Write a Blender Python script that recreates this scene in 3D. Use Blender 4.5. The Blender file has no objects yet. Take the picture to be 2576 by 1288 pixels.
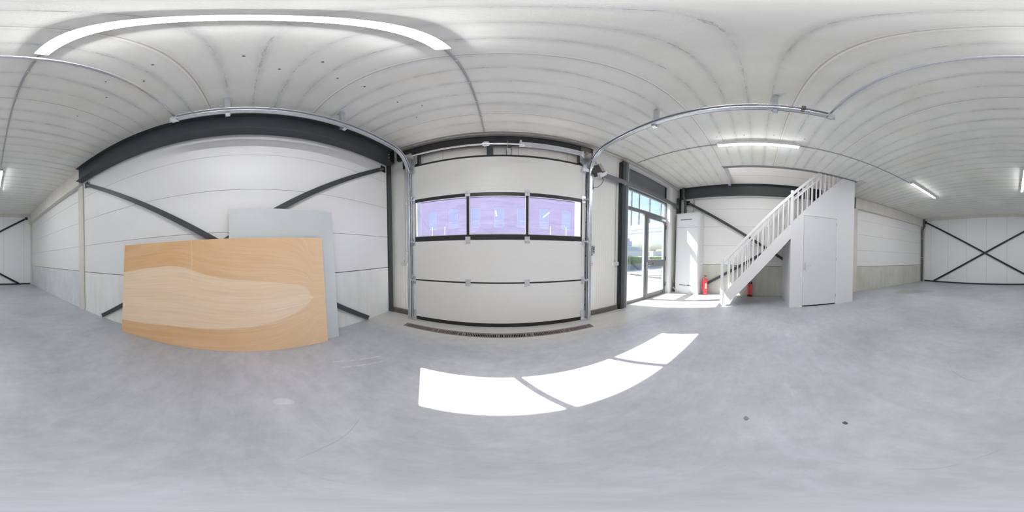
import bpy, math, random
from mathutils import Vector, Matrix

random.seed(7)
D = bpy.data
SC = bpy.context.scene
COL = SC.collection
PI = math.pi

# ------------------------------------------------------------------ camera
CAMZ = 1.26
def rotvec(r):
    v = Vector(r)
    return Matrix.Rotation(v.length, 3, v.normalized())
R = rotvec((-0.024789650, -0.001114144, -0.067932012))
cd = D.cameras.new('camera')
cd.type = 'PANO'
for holder in (cd, getattr(cd, 'cycles', None)):
    try:
        holder.panorama_type = 'EQUIRECTANGULAR'
    except Exception:
        pass
cd.clip_start = 0.02
cd.clip_end = 500
cam = D.objects.new('camera', cd)
COL.objects.link(cam)
cx, cy, cz = R @ Vector((1, 0, 0)), R @ Vector((0, 0, 1)), -(R @ Vector((0, 1, 0)))
cam.matrix_world = Matrix(((cx.x, cy.x, cz.x, 0), (cx.y, cy.y, cz.y, 0), (cx.z, cy.z, cz.z, CAMZ), (0, 0, 0, 1)))
SC.camera = cam

# ------------------------------------------------------------------ world, sun, exposure
SUN_DIR = Vector((0.52, -1.0, -1.23)).normalized()
SUN_STRENGTH = 76.0
SKY_STRENGTH = 1.1
LAMP_STRENGTH = 114.0
EXPOSURE = 0.0
w = D.worlds.new('sky'); SC.world = w; w.use_nodes = True
nt = w.node_tree; nt.nodes.clear()
sky = nt.nodes.new('ShaderNodeTexSky'); sky.sky_type = 'NISHITA'; sky.sun_disc = False
sky.sun_elevation = math.asin(-SUN_DIR.z)
sky.sun_rotation = math.atan2(-SUN_DIR.x, -SUN_DIR.y)
sky.air_density = 1.0; sky.dust_density = 3.5; sky.ozone_density = 1.0
bg = nt.nodes.new('ShaderNodeBackground'); bg.inputs[1].default_value = SKY_STRENGTH
wo = nt.nodes.new('ShaderNodeOutputWorld')
nt.links.new(sky.outputs[0], bg.inputs[0]); nt.links.new(bg.outputs[0], wo.inputs[0])
sl = D.lights.new('sun', 'SUN'); sl.energy = SUN_STRENGTH; sl.angle = 0.0093; sl.color = (1.0, 0.97, 0.93)
so = D.objects.new('sun', sl); COL.objects.link(so); so.location = (-6, 14, 16)
so.rotation_euler = SUN_DIR.to_track_quat('-Z', 'Y').to_euler()
vs = SC.view_settings
vs.view_transform = 'Standard'; vs.look = 'None'; vs.exposure = EXPOSURE; vs.gamma = 1.0
vs.use_curve_mapping = False
try:
    SC.cycles.max_bounces = 14; SC.cycles.diffuse_bounces = 8; SC.cycles.glossy_bounces = 5
    SC.cycles.transparent_max_bounces = 16; SC.cycles.transmission_bounces = 8
    SC.cycles.sample_clamp_indirect = 8.0
    SC.cycles.use_denoising = True
except Exception:
    pass

# ------------------------------------------------------------------ materials
def s2l(c):
    return tuple(((v / 255.0) / 12.92 if v / 255.0 <= 0.04045 else ((v / 255.0 + 0.055) / 1.055) ** 2.4) for v in c)
def N(m, t, **kw):
    n = m.node_tree.nodes.new(t)
    for k, v in kw.items(): setattr(n, k, v)
    return n
def base(name, col, rough=0.5, metal=0.0, spec=0.5):
    m = D.materials.new(name); m.use_nodes = True
    b = m.node_tree.nodes['Principled BSDF']
    b.inputs['Base Color'].default_value = (*col, 1)
    b.inputs['Roughness'].default_value = rough
    b.inputs['Metallic'].default_value = metal
    b.inputs['Specular IOR Level'].default_value = spec
    return m, b
def ramp(m, pts, mode='LINEAR'):
    r = N(m, 'ShaderNodeValToRGB'); r.color_ramp.interpolation = mode
    e = r.color_ramp.elements
    while len(e) < len(pts): e.new(0.5)
    for i, (p, c) in enumerate(pts):
        e[i].position = p; e[i].color = (*c, 1) if len(c) == 3 else c
    return r
def mathn(m, op, a, b=None, c=None, clamp=False):
    n = N(m, 'ShaderNodeMath', operation=op); n.use_clamp = clamp
    for i, v in enumerate((a, b, c)):
        if v is None: continue
        if isinstance(v, (int, float)): n.inputs[i].default_value = v
        else: m.node_tree.links.new(v, n.inputs[i])
    return n.outputs[0]
def mixc(m, f, a, b, blend='MIX'):
    n = N(m, 'ShaderNodeMix', data_type='RGBA', blend_type=blend)
    for s, v in ((0, f), (6, a), (7, b)):
        if isinstance(v, (int, float)): n.inputs[s].default_value = v
        elif isinstance(v, tuple): n.inputs[s].default_value = (*v, 1)
        else: m.node_tree.links.new(v, n.inputs[s])
    return n.outputs[2]
def mapped(m, scale=(1, 1, 1), rot=(0, 0, 0), loc=(0, 0, 0)):
    t = N(m, 'ShaderNodeTexCoord'); mp = N(m, 'ShaderNodeMapping')
    mp.inputs['Scale'].default_value = scale; mp.inputs['Rotation'].default_value = rot; mp.inputs['Location'].default_value = loc
    m.node_tree.links.new(t.outputs['Object'], mp.inputs['Vector'])
    return mp.outputs[0]
def noise(m, vec, scale, detail=4, rough=0.6, dist=0.0):
    n = N(m, 'ShaderNodeTexNoise'); n.inputs['Scale'].default_value = scale
    n.inputs['Detail'].default_value = detail; n.inputs['Roughness'].default_value = rough; n.inputs['Distortion'].default_value = dist
    m.node_tree.links.new(vec, n.inputs['Vector'])
    return n.outputs[0]
def bump(m, b, h, strength=0.2, dist=0.01):
    n = N(m, 'ShaderNodeBump'); n.inputs['Strength'].default_value = strength; n.inputs['Distance'].default_value = dist
    m.node_tree.links.new(h, n.inputs['Height']); m.node_tree.links.new(n.outputs[0], b.inputs['Normal'])
def painted(name, col, rough=0.5, var=0.03, sc=3.0, metal=0.0, bstr=0.0, spec=0.5):
    """a plain finish with a little noise in its colour and roughness"""
    m, b = base(name, col, rough, metal, spec)
    v = mapped(m); n = noise(m, v, sc, 5)
    r = ramp(m, [(0.3, tuple(max(0, c * (1 - var)) for c in col)), (0.7, tuple(min(1, c * (1 + var)) for c in col))])
    m.node_tree.links.new(n, r.inputs[0]); m.node_tree.links.new(r.outputs[0], b.inputs['Base Color'])
    if bstr:
        bump(m, b, noise(m, v, sc * 20, 4), bstr, 0.003)
    return m

def concrete(name, c1, c2, rough=0.85, sc=1.6, stain=None, streak=False, bstr=0.25):
    m, b = base(name, c1, rough); L = m.node_tree.links
    v = mapped(m)
    n1 = noise(m, v, sc, 8, 0.65)
    r = ramp(m, [(0.32, c1), (0.68, c2)]); L.new(n1, r.inputs[0])
    out = r.outputs[0]
    if streak:
        v2 = mapped(m, (5, 5, 0.5)); n2 = noise(m, v2, 1.5, 5, 0.6)
        r2 = ramp(m, [(0.45, (1, 1, 1)), (0.75, stain or (0.8, 0.8, 0.75))]); L.new(n2, r2.inputs[0])
        out = mixc(m, 1.0, out, r2.outputs[0], 'MULTIPLY')
    L.new(out, b.inputs['Base Color'])
    bump(m, b, noise(m, v, 60, 6, 0.7), bstr, 0.004)
    return m

M = {}
M['white_panel'] = painted('white_panel_paint', (0.845, 0.838, 0.83), 0.42, 0.015, 0.8)
M['cream_panel'] = painted('cream_panel_paint', (0.79, 0.78, 0.75), 0.42, 0.02, 0.8)
M['back_panel'] = painted('back_panel_paint', (0.86, 0.865, 0.87), 0.45, 0.02, 0.8)
M['joint'] = painted('panel_joint', (0.42, 0.41, 0.40), 0.7)
M['plinth_left'] = concrete('plinth_whitewashed', (0.80, 0.80, 0.79), (0.87, 0.87, 0.86), streak=True, stain=(0.93, 0.93, 0.90))
M['plinth_rear'] = concrete('plinth_pale_concrete', (0.66, 0.68, 0.70), (0.78, 0.80, 0.82), streak=True, stain=(0.9, 0.91, 0.9))
M['plinth_right'] = concrete('plinth_raw_concrete', (0.58, 0.58, 0.51), (0.68, 0.68, 0.62), streak=True, stain=(0.88, 0.88, 0.80))
M['cast'] = concrete('precast_concrete', (0.66, 0.63, 0.57), (0.75, 0.73, 0.68), sc=2.5, streak=True, stain=(0.93, 0.92, 0.88), bstr=0.15)
M['steel'] = painted('anthracite_steel', (0.056, 0.063, 0.067), 0.42, 0.12, 2.0, spec=0.5)
M['steel_black'] = painted('black_steel', (0.018, 0.019, 0.021), 0.45, 0.1, 2.0)
M['grey_steel'] = painted('grey_painted_steel', (0.16, 0.165, 0.175), 0.45, 0.06, 2.0)
M['angle_grey'] = painted('zinc_grey_angle', (0.27, 0.285, 0.30), 0.4, 0.15, 3.0, 0.3)
M['sill'] = painted('brown_grey_sill', (0.13, 0.115, 0.105), 0.55, 0.12, 5.0)
M['galv'] = painted('galvanised_steel', (0.60, 0.63, 0.66), 0.34, 0.10, 22.0, 0.75)
M['galv_bright'] = painted('bright_galvanised_steel', (0.78, 0.79, 0.82), 0.25, 0.05, 25.0, 0.8)
M['zinc_brown'] = painted('worn_zinc', (0.47, 0.43, 0.38), 0.45, 0.12, 20.0, 0.4)
M['spring'] = painted('spring_steel', (0.66, 0.66, 0.71), 0.4, 0.04, 20, 0.2)
M['bolt'] = painted('bolt_zinc', (0.72, 0.72, 0.72), 0.3, 0.05, 10, 0.7)
M['white'] = painted('white_lacquer', (0.80, 0.80, 0.815), 0.38, 0.008, 1.0)
M['door_white'] = painted('white_door_lacquer', (0.76, 0.765, 0.785), 0.35, 0.008, 1.0)
M['stair_white'] = painted('white_stair_paint', (0.82, 0.82, 0.82), 0.4, 0.012, 1.5)
M['pvc_grey'] = painted('grey_pvc', (0.42, 0.42, 0.43), 0.4, 0.03, 3)
M['pvc_pale'] = painted('pale_grey_pvc', (0.62, 0.62, 0.61), 0.4, 0.03, 3)
M['pipe'] = painted('dark_pvc_pipe', (0.105, 0.105, 0.115), 0.3, 0.05, 3)
M['rubber'] = painted('black_rubber', (0.02, 0.02, 0.02), 0.7, 0.1, 5)
M['frame_black'] = painted('black_aluminium', (0.022, 0.022, 0.025), 0.38, 0.05, 4)
M['frame_grey'] = painted('grey_aluminium', (0.20, 0.21, 0.225), 0.35, 0.05, 4, 0.2)
M['red'] = painted('red_enamel', (0.86, 0.10, 0.115), 0.22, 0.04, 4)
M['black_plastic'] = painted('black_plastic', (0.02, 0.02, 0.022), 0.4, 0.05, 4)
M['dark_plastic'] = painted('dark_brown_plastic', (0.07, 0.06, 0.06), 0.5, 0.05, 4)
M['paper'] = painted('paper_label', (0.80, 0.78, 0.70), 0.6, 0.04, 30)
M['blue'] = painted('blue_plastic', (0.03, 0.13, 0.33), 0.5, 0.05, 8)
M['cable'] = painted('dark_cable', (0.03, 0.03, 0.035), 0.5, 0.05, 8)
M['red_cord'] = painted('red_cord', (0.65, 0.05, 0.04), 0.6, 0.05, 8)
M['slot_dark'] = painted('dark_recess', (0.12, 0.12, 0.12), 0.8, 0.05, 8)
M['iron'] = painted('cast_iron_grate', (0.24, 0.20, 0.195), 0.65, 0.2, 30)
M['trench'] = painted('drain_trench', (0.015, 0.014, 0.014), 0.9, 0.1, 10)
M['grey_board'] = painted('pale_grey_board', (0.63, 0.665, 0.665), 0.32, 0.03, 1.6)
M['board_edge'] = painted('board_edge', (0.50, 0.40, 0.30), 0.7, 0.1, 40)
M['pave'] = None

def make_ceiling_mat():
    m, b = base('hollow_core_slab', (0.5, 0.5, 0.48), 0.85); L = m.node_tree.links
    v = mapped(m); n1 = noise(m, v, 1.2, 9, 0.65)
    r = ramp(m, [(0.3, (0.77, 0.775, 0.73)), (0.7, (0.90, 0.90, 0.855))]); L.new(n1, r.inputs[0])
    sx = N(m, 'ShaderNodeSeparateXYZ'); L.new(v, sx.inputs[0])
    y = sx.outputs[1]
    # long dark streaks along each plank
    vs_ = mapped(m, (0.5, 2.2, 1)); wob = noise(m, vs_, 1.2, 5, 0.7)
    yy = mathn(m, 'ADD', y, mathn(m, 'MULTIPLY', mathn(m, 'SUBTRACT', wob, 0.5), 0.05))
    f = mathn(m, 'ABSOLUTE', mathn(m, 'SUBTRACT', mathn(m, 'FRACT', mathn(m, 'DIVIDE', mathn(m, 'SUBTRACT', yy, 0.99), 0.24)), 0.5))
    line = mathn(m, 'SUBTRACT', 1.0, mathn(m, 'DIVIDE', f, 0.20), clamp=True)
    vk = mapped(m, (0.9, 4.0, 1)); gate = noise(m, vk, 1.6, 6, 0.75)
    g = ramp(m, [(0.42, (0, 0, 0)), (0.68, (1, 1, 1))]); L.new(gate, g.inputs[0])
    sp = noise(m, mapped(m, (4, 18, 1)), 2.0, 7, 0.8)
    spr = ramp(m, [(0.35, (0.25, 0.25, 0.25)), (0.7, (1, 1, 1))]); L.new(sp, spr.inputs[0])
    amt = mathn(m, 'MULTIPLY', mathn(m, 'MULTIPLY', line, g.outputs[0]), mathn(m, 'MULTIPLY', spr.outputs[0], 0.66))
    sg_ = ramp(m, [(0.42, (0.03, 0.03, 0.03)), (0.68, (0.30, 0.30, 0.30))]); L.new(noise(m, mapped(m, (0.35, 1.3, 1), (0, 0, 0.05)), 1.5, 4, 0.6), sg_.inputs[0])
    soft = mathn(m, 'MULTIPLY', mathn(m, 'SUBTRACT', 1.0, mathn(m, 'DIVIDE', f, 0.30), clamp=True), sg_.outputs[0])
    c = mixc(m, soft, r.outputs[0], (0.50, 0.50, 0.52))
    c = mixc(m, amt, c, (0.31, 0.31, 0.34))
    jag = noise(m, mapped(m, (14, 14, 1)), 1.0, 6, 0.8)
    yj = mathn(m, 'ADD', f, mathn(m, 'MULTIPLY', mathn(m, 'SUBTRACT', jag, 0.5), 0.30))
    thin = mathn(m, 'LESS_THAN', mathn(m, 'ABSOLUTE', yj), 0.015)
    thg = ramp(m, [(0.46, (0, 0, 0)), (0.56, (1, 1, 1))]); L.new(noise(m, mapped(m, (2.5, 5, 1)), 1.3, 6, 0.8), thg.inputs[0])
    c = mixc(m, mathn(m, 'MULTIPLY', mathn(m, 'MULTIPLY', thin, thg.outputs[0]), 0.45), c, (0.25, 0.25, 0.27))
    spk = ramp(m, [(0.735, (0, 0, 0)), (0.76, (1, 1, 1))]); L.new(noise(m, v, 13, 3, 0.7), spk.inputs[0])
    c = mixc(m, mathn(m, 'MULTIPLY', spk.outputs[0], 0.8), c, (0.92, 0.91, 0.88))
    # pale mortar squeezed out of the joints
    seam = mathn(m, 'ABSOLUTE', mathn(m, 'SUBTRACT', mathn(m, 'FRACT', mathn(m, 'DIVIDE', mathn(m, 'SUBTRACT', y, 0.87 - 0.6), 1.2)), 0.5))
    seamd = mathn(m, 'MULTIPLY', seam, 1.2)
    nz = noise(m, v, 22, 5, 0.8)
    lim = mathn(m, 'MULTIPLY', mathn(m, 'SUBTRACT', nz, 0.36), 0.17)
    mort = mathn(m, 'LESS_THAN', seamd, lim)
    c = mixc(m, mathn(m, 'MULTIPLY', mort, 0.75), c, (0.84, 0.82, 0.76))
    sgn = mathn(m, 'MULTIPLY', mathn(m, 'SUBTRACT', mathn(m, 'FRACT', mathn(m, 'DIVIDE', mathn(m, 'SUBTRACT', y, 0.87 - 0.6), 1.2)), 0.5), 1.2)
    ridge = mathn(m, 'LESS_THAN', mathn(m, 'ABSOLUTE', mathn(m, 'ADD', sgn, 0.013)), mathn(m, 'MULTIPLY', nz, 0.016))
    c = mixc(m, mathn(m, 'MULTIPLY', ridge, 0.85), c, (0.90, 0.88, 0.83))
    seam_crack = mathn(m, 'LESS_THAN', mathn(m, 'ABSOLUTE', mathn(m, 'SUBTRACT', sgn, 0.004)), mathn(m, 'MULTIPLY', nz, 0.012))  # thin dark crack along the plank seam
    c = mixc(m, mathn(m, 'MULTIPLY', seam_crack, 0.55), c, (0.42, 0.405, 0.37))
    # yellowish tide marks
    ny = noise(m, v, 0.7, 3); ry = ramp(m, [(0.52, (1, 1, 1)), (0.7, (0.97, 0.965, 0.88))]); L.new(ny, ry.inputs[0])
    c = mixc(m, 1.0, c, ry.outputs[0], 'MULTIPLY')
    L.new(c, b.inputs['Base Color'])
    h = mathn(m, 'ADD', mathn(m, 'ADD', mathn(m, 'MULTIPLY', mort, -0.6), mathn(m, 'MULTIPLY', ridge, -1.4)), noise(m, v, 45, 6, 0.7))
    bump(m, b, h, 0.35, 0.006)
    return m
M['ceiling'] = make_ceiling_mat()

def make_floor_mat():
    m, b = base('power_floated_concrete', (0.5, 0.5, 0.52), 0.4); L = m.node_tree.links
    v = mapped(m)
    n1 = noise(m, v, 0.55, 8, 0.62, 0.4)
    r = ramp(m, [(0.32, (0.365, 0.38, 0.405)), (0.5, (0.46, 0.475, 0.515)), (0.68, (0.55, 0.56, 0.60))]); L.new(n1, r.inputs[0])
    n2 = noise(m, v, 9, 8, 0.7); r2 = ramp(m, [(0.35, (0.90, 0.90, 0.90)), (0.65, (1.03, 1.03, 1.03))]); L.new(n2, r2.inputs[0])
    c = mixc(m, 1.0, r.outputs[0], r2.outputs[0], 'MULTIPLY')
    sx = N(m, 'ShaderNodeSeparateXYZ'); L.new(v, sx.inputs[0]); X, Y = sx.outputs[0], sx.outputs[1]
    # warmer strip of dust along the front wall and the drain
    dust = mathn(m, 'MULTIPLY', mathn(m, 'SUBTRACT', mathn(m, 'ADD', Y, mathn(m, 'MULTIPLY', n2, 0.25)), 1.9), 3.0, clamp=True)
    c = mixc(m, mathn(m, 'MULTIPLY', dust, 0.8), c, (0.61, 0.585, 0.545))
    # damp patch of two lobes
    nn = noise(m, mapped(m, (1, 3.0, 1), (0, 0, 0.75)), 1.6, 5, 0.6)
    def lobe(px_, py_, rx, ry, ang=0.87):
        dx = mathn(m, 'SUBTRACT', X, px_); dy = mathn(m, 'SUBTRACT', Y, py_)
        ca, sa = math.cos(ang), math.sin(ang)
        u = mathn(m, 'DIVIDE', mathn(m, 'ADD', mathn(m, 'MULTIPLY', dx, ca), mathn(m, 'MULTIPLY', dy, sa)), rx)
        w_ = mathn(m, 'DIVIDE', mathn(m, 'SUBTRACT', mathn(m, 'MULTIPLY', dy, ca), mathn(m, 'MULTIPLY', dx, sa)), ry)
        return mathn(m, 'SQRT', mathn(m, 'ADD', mathn(m, 'MULTIPLY', u, u), mathn(m, 'MULTIPLY', w_, w_)))
    dl = mathn(m, 'MINIMUM', lobe(3.72, -5.0, 0.62, 0.42), lobe(3.38, -5.35, 0.60, 0.24))
    dl = mathn(m, 'ADD', dl, mathn(m, 'MULTIPLY', mathn(m, 'SUBTRACT', nn, 0.5), 1.9))
    patch = mathn(m, 'MULTIPLY', mathn(m, 'SUBTRACT', 0.92, dl), 9.0, clamp=True)
    c = mixc(m, mathn(m, 'MULTIPLY', patch, 0.72), c, (0.30, 0.30, 0.285))
    # thin scratches
    vo = N(m, 'ShaderNodeTexVoronoi', feature='DISTANCE_TO_EDGE'); vo.inputs['Scale'].default_value = 0.9
    vd = N(m, 'ShaderNodeVectorMath', operation='ADD'); L.new(v, vd.inputs[0])
    nv = N(m, 'ShaderNodeTexNoise'); nv.inputs['Scale'].default_value = 0.8; L.new(v, nv.inputs['Vector']); L.new(nv.outputs['Color'], vd.inputs[1])
    L.new(vd.outputs[0], vo.inputs['Vector'])
    crack = mathn(m, 'LESS_THAN', vo.outputs['Distance'], 0.0022)
    gt = ramp(m, [(0.52, (0, 0, 0)), (0.60, (1, 1, 1))]); L.new(noise(m, v, 1.9, 4), gt.inputs[0])
    c = mixc(m, mathn(m, 'MULTIPLY', mathn(m, 'MULTIPLY', crack, gt.outputs[0]), 0.5), c, (0.33, 0.33, 0.34))
    # pale dusty wipe marks
    pw = ramp(m, [(0.64, (0, 0, 0)), (0.72, (1, 1, 1))]); L.new(noise(m, mapped(m, (1.0, 2.2, 1), (0, 0, 0.3)), 1.1, 7, 0.7), pw.inputs[0])
    c = mixc(m, mathn(m, 'MULTIPLY', pw.outputs[0], 0.35), c, (0.68, 0.68, 0.69))
    # short dark flecks, two cream chalk strokes and a pale spot
    fk = ramp(m, [(0.745, (0, 0, 0)), (0.765, (1, 1, 1))]); L.new(noise(m, mapped(m, (9, 30, 1), (0, 0, 0.9)), 1.0, 3, 0.6), fk.inputs[0])
    c = mixc(m, mathn(m, 'MULTIPLY', fk.outputs[0], 0.5), c, (0.24, 0.235, 0.235))
    mt = ramp(m, [(0.40, (0.93, 0.93, 0.92)), (0.62, (1.03, 1.03, 1.04))]); L.new(noise(m, mapped(m, (1.4, 4.5, 1), (0, 0, 0.5)), 1.6, 8, 0.75, 0.5), mt.inputs[0])
    c = mixc(m, 1.0, c, mt.outputs[0], 'MULTIPLY')
    def stroke(x0, y0, x1, y1, wd):
        ln = math.hypot(x1 - x0, y1 - y0); ca, sa = (x1 - x0) / ln, (y1 - y0) / ln; mx_, my_ = (x0 + x1) / 2, (y0 + y1) / 2
        dx = mathn(m, 'SUBTRACT', X, mx_); dy = mathn(m, 'SUBTRACT', Y, my_)
        u = mathn(m, 'ABSOLUTE', mathn(m, 'ADD', mathn(m, 'MULTIPLY', dx, ca), mathn(m, 'MULTIPLY', dy, sa)))
        w_ = mathn(m, 'ABSOLUTE', mathn(m, 'SUBTRACT', mathn(m, 'MULTIPLY', dy, ca), mathn(m, 'MULTIPLY', dx, sa)))
        return mathn(m, 'MULTIPLY', mathn(m, 'LESS_THAN', u, ln / 2), mathn(m, 'LESS_THAN', w_, wd))
    st2 = mathn(m, 'ADD', stroke(-1.40, 0.81, -1.17, 1.27, 0.011), stroke(-1.286, 0.772, -1.076, 1.203, 0.011), clamp=True)
    sg = ramp(m, [(0.38, (0, 0, 0)), (0.52, (1, 1, 1))]); L.new(noise(m, v, 16, 4), sg.inputs[0])
    c = mixc(m, mathn(m, 'MULTIPLY', mathn(m, 'MULTIPLY', st2, sg.outputs[0]), 0.6), c, (0.72, 0.66, 0.55))
    spot = mathn(m, 'MULTIPLY', mathn(m, 'SUBTRACT', 1.0, mathn(m, 'ADD', lobe(-0.98, 0.205, 0.075, 0.045, 1.3), mathn(m, 'MULTIPLY', mathn(m, 'SUBTRACT', n2, 0.5), 1.0))), 6.0, clamp=True)
    c = mixc(m, mathn(m, 'MULTIPLY', spot, 0.35), c, (0.78, 0.78, 0.78))
    L.new(c, b.inputs['Base Color'])
    rr = mathn(m, 'ADD', mathn(m, 'MULTIPLY', n2, 0.24), 0.29)
    rr = mathn(m, 'SUBTRACT', rr, mathn(m, 'MULTIPLY', patch, 0.1))
    L.new(rr, b.inputs['Roughness'])
    bump(m, b, n2, 0.05, 0.002)
    return m
M['floor'] = make_floor_mat()

PLYL, PLYH = 2.87, 1.485
def make_ply_mat():
    m, b = base('plywood_face', (0.7, 0.5, 0.3), 0.42); L = m.node_tree.links
    t = N(m, 'ShaderNodeTexCoord'); sx = N(m, 'ShaderNodeSeparateXYZ'); L.new(t.outputs['Object'], sx.inputs[0])
    u = mathn(m, 'DIVIDE', sx.outputs[1], PLYL); v = mathn(m, 'DIVIDE', sx.outputs[2], PLYH)
    def curve(pts):
        fc = N(m, 'ShaderNodeFloatCurve'); cm = fc.mapping; cv = cm.curves[0]
        while len(cv.points) < len(pts): cv.points.new(0.5, 0.5)
        for i, (a, c_) in enumerate(pts): cv.points[i].location = (a, c_)
        cm.update(); L.new(u, fc.inputs['Value']); return fc.outputs[0]
    up = curve([(0.0, 0.70), (0.14, 0.745), (0.33, 0.775), (0.48, 0.70), (0.62, 0.655), (0.75, 0.635), (0.86, 0.60), (0.915, 0.545), (0.94, 0.475), (0.96, 0.47), (1.0, 0.47)])
    lo = curve([(0.0, 0.14), (0.15, 0.165), (0.35, 0.205), (0.55, 0.22), (0.70, 0.25), (0.82, 0.315), (0.90, 0.385), (0.935, 0.45), (0.95, 0.47), (1.0, 0.47)])
    cmb = N(m, 'ShaderNodeCombineXYZ'); L.new(mathn(m, 'MULTIPLY', u, 1.2), cmb.inputs[0]); L.new(mathn(m, 'MULTIPLY', v, 5.0), cmb.inputs[1])
    wob = mathn(m, 'MULTIPLY', mathn(m, 'SUBTRACT', noise(m, cmb.outputs[0], 3, 6, 0.7), 0.5), 0.035)
    vv = mathn(m, 'ADD', v, wob)
    a = mathn(m, 'MULTIPLY', mathn(m, 'SUBTRACT', up, vv), 90, clamp=True)
    c_ = mathn(m, 'MULTIPLY', mathn(m, 'SUBTRACT', vv, lo), 90, clamp=True)
    inside = mathn(m, 'MULTIPLY', a, c_)
    # grain that follows the figure
    mid = mathn(m, 'MULTIPLY', mathn(m, 'ADD', up, lo), 0.5)
    rel = mathn(m, 'DIVIDE', mathn(m, 'SUBTRACT', vv, mid), mathn(m, 'ADD', mathn(m, 'SUBTRACT', up, lo), 0.35))
    g3 = N(m, 'ShaderNodeCombineXYZ'); L.new(mathn(m, 'MULTIPLY', u, 3.0), g3.inputs[0]); L.new(mathn(m, 'MULTIPLY', rel, 60), g3.inputs[1])
    grain = noise(m, g3.outputs[0], 1.0, 6, 0.7, 0.6)
    g4 = N(m, 'ShaderNodeCombineXYZ'); L.new(mathn(m, 'MULTIPLY', u, 2.0), g4.inputs[0]); L.new(mathn(m, 'MULTIPLY', rel, 9), g4.inputs[1])
    broad = noise(m, g4.outputs[0], 1.0, 4, 0.6, 0.8)
    ro = ramp(m, [(0.25, (0.70, 0.40, 0.185)), (0.5, (0.76, 0.475, 0.25)), (0.75, (0.80, 0.54, 0.33))]); L.new(broad, ro.inputs[0])
    ri = ramp(m, [(0.25, (0.84, 0.64, 0.44)), (0.5, (0.88, 0.695, 0.50)), (0.75, (0.90, 0.73, 0.545))]); L.new(broad, ri.inputs[0])
    # window sheen painted in: outer wood paler toward the right end
    pale = mixc(m, mathn(m, 'MULTIPLY', mathn(m, 'SUBTRACT', u, 0.30), 0.85, clamp=True), ro.outputs[0], (0.93, 0.72, 0.49))
    col = mixc(m, inside, pale, ri.outputs[0])
    gr = ramp(m, [(0.30, (0.90, 0.87, 0.84)), (0.55, (1.02, 1.01, 1.0)), (0.8, (1.05, 1.05, 1.04))]); L.new(grain, gr.inputs[0])
    col = mixc(m, 1.0, col, gr.outputs[0], 'MULTIPLY')
    # pale wandering scratch near u 0.4
    gx = N(m, 'ShaderNodeCombineXYZ'); L.new(mathn(m, 'MULTIPLY', v, 7), gx.inputs[0])
    sc_u = mathn(m, 'ADD', 0.407, mathn(m, 'MULTIPLY', mathn(m, 'SUBTRACT', noise(m, gx.outputs[0], 1.5, 5, 0.7), 0.5), 0.025))
    scr = mathn(m, 'LESS_THAN', mathn(m, 'ABSOLUTE', mathn(m, 'SUBTRACT', u, sc_u)), 0.0011)
    scr = mathn(m, 'MULTIPLY', scr, mathn(m, 'GREATER_THAN', v, 0.64))
    col = mixc(m, mathn(m, 'MULTIPLY', scr, 0.8), col, (0.86, 0.74, 0.58))
    kn = noise(m, cmb.outputs[0], 38, 3, 0.8); kr = ramp(m, [(0.80, (0, 0, 0)), (0.84, (1, 1, 1))]); L.new(kn, kr.inputs[0])
    col = mixc(m, mathn(m, 'MULTIPLY', kr.outputs[0], 0.6), col, (0.38, 0.21, 0.11))
    L.new(col, b.inputs['Base Color'])
    bump(m, b, grain, 0.05, 0.001)
    return m
M['ply'] = make_ply_mat()

def make_glass(name, tint, refl=0.10, haze=0.0, hcol=(0.8, 0.85, 1.0), streak=False):
    m = D.materials.new(name); m.use_nodes = True; t = m.node_tree; t.nodes.clear(); L = t.links
    tr = N(m, 'ShaderNodeBsdfTransparent'); tr.inputs[0].default_value = (*tint, 1)
    gl = N(m, 'ShaderNodeBsdfGlossy'); gl.inputs['Roughness'].default_value = 0.02
    fr = N(m, 'ShaderNodeFresnel'); fr.inputs[0].default_value = 1.5
    mx = N(m, 'ShaderNodeMixShader'); L.new(mathn(m, 'MULTIPLY', fr.outputs[0], refl * 10, clamp=True), mx.inputs[0])
    L.new(tr.outputs[0], mx.inputs[1]); L.new(gl.outputs[0], mx.inputs[2])
    out = mx.outputs[0]
    if haze > 0:
        df = N(m, 'ShaderNodeBsdfTranslucent'); df.inputs[0].default_value = (*hcol, 1)
        m2 = N(m, 'ShaderNodeMixShader')
        if streak:
            v = mapped(m, (1.0, 1.0, 7.0)); n = noise(m, v, 3.0, 7, 0.75, 0.7)
            rp = ramp(m, [(0.35, (haze * 0.8,) * 3), (0.66, (haze * 1.25,) * 3), (0.74, (min(1, haze * 2.0),) * 3)]); L.new(n, rp.inputs[0])
            L.new(rp.outputs[0], m2.inputs[0])
        else:
            m2.inputs[0].default_value = haze
        L.new(out, m2.inputs[1]); L.new(df.outputs[0], m2.inputs[2]); out = m2.outputs[0]
    o = N(m, 'ShaderNodeOutputMaterial'); L.new(out, o.inputs[0])
    return m
M['clear_glass'] = make_glass('clear_glass', (0.95, 0.98, 0.99), 0.08)
M['acrylic'] = make_glass('hazy_acrylic', (0.93, 0.93, 0.98), 0.06, 0.027, (0.62, 0.62, 0.92), True)
M['far_glass'], _b = base('window_glass_reflecting_sky', (0.06, 0.09, 0.14), 0.08, 0.0)

def emis(name, col, s):
    m = D.materials.new(name); m.use_nodes = True; t = m.node_tree; t.nodes.clear()
    e = N(m, 'ShaderNodeEmission'); e.inputs[0].default_value = (*col, 1); e.inputs[1].default_value = s
    o = N(m, 'ShaderNodeOutputMaterial'); t.links.new(e.outputs[0], o.inputs[0]); return m
M['tube'] = emis('lit_diffuser', (0.97, 0.985, 1.0), LAMP_STRENGTH)

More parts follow.
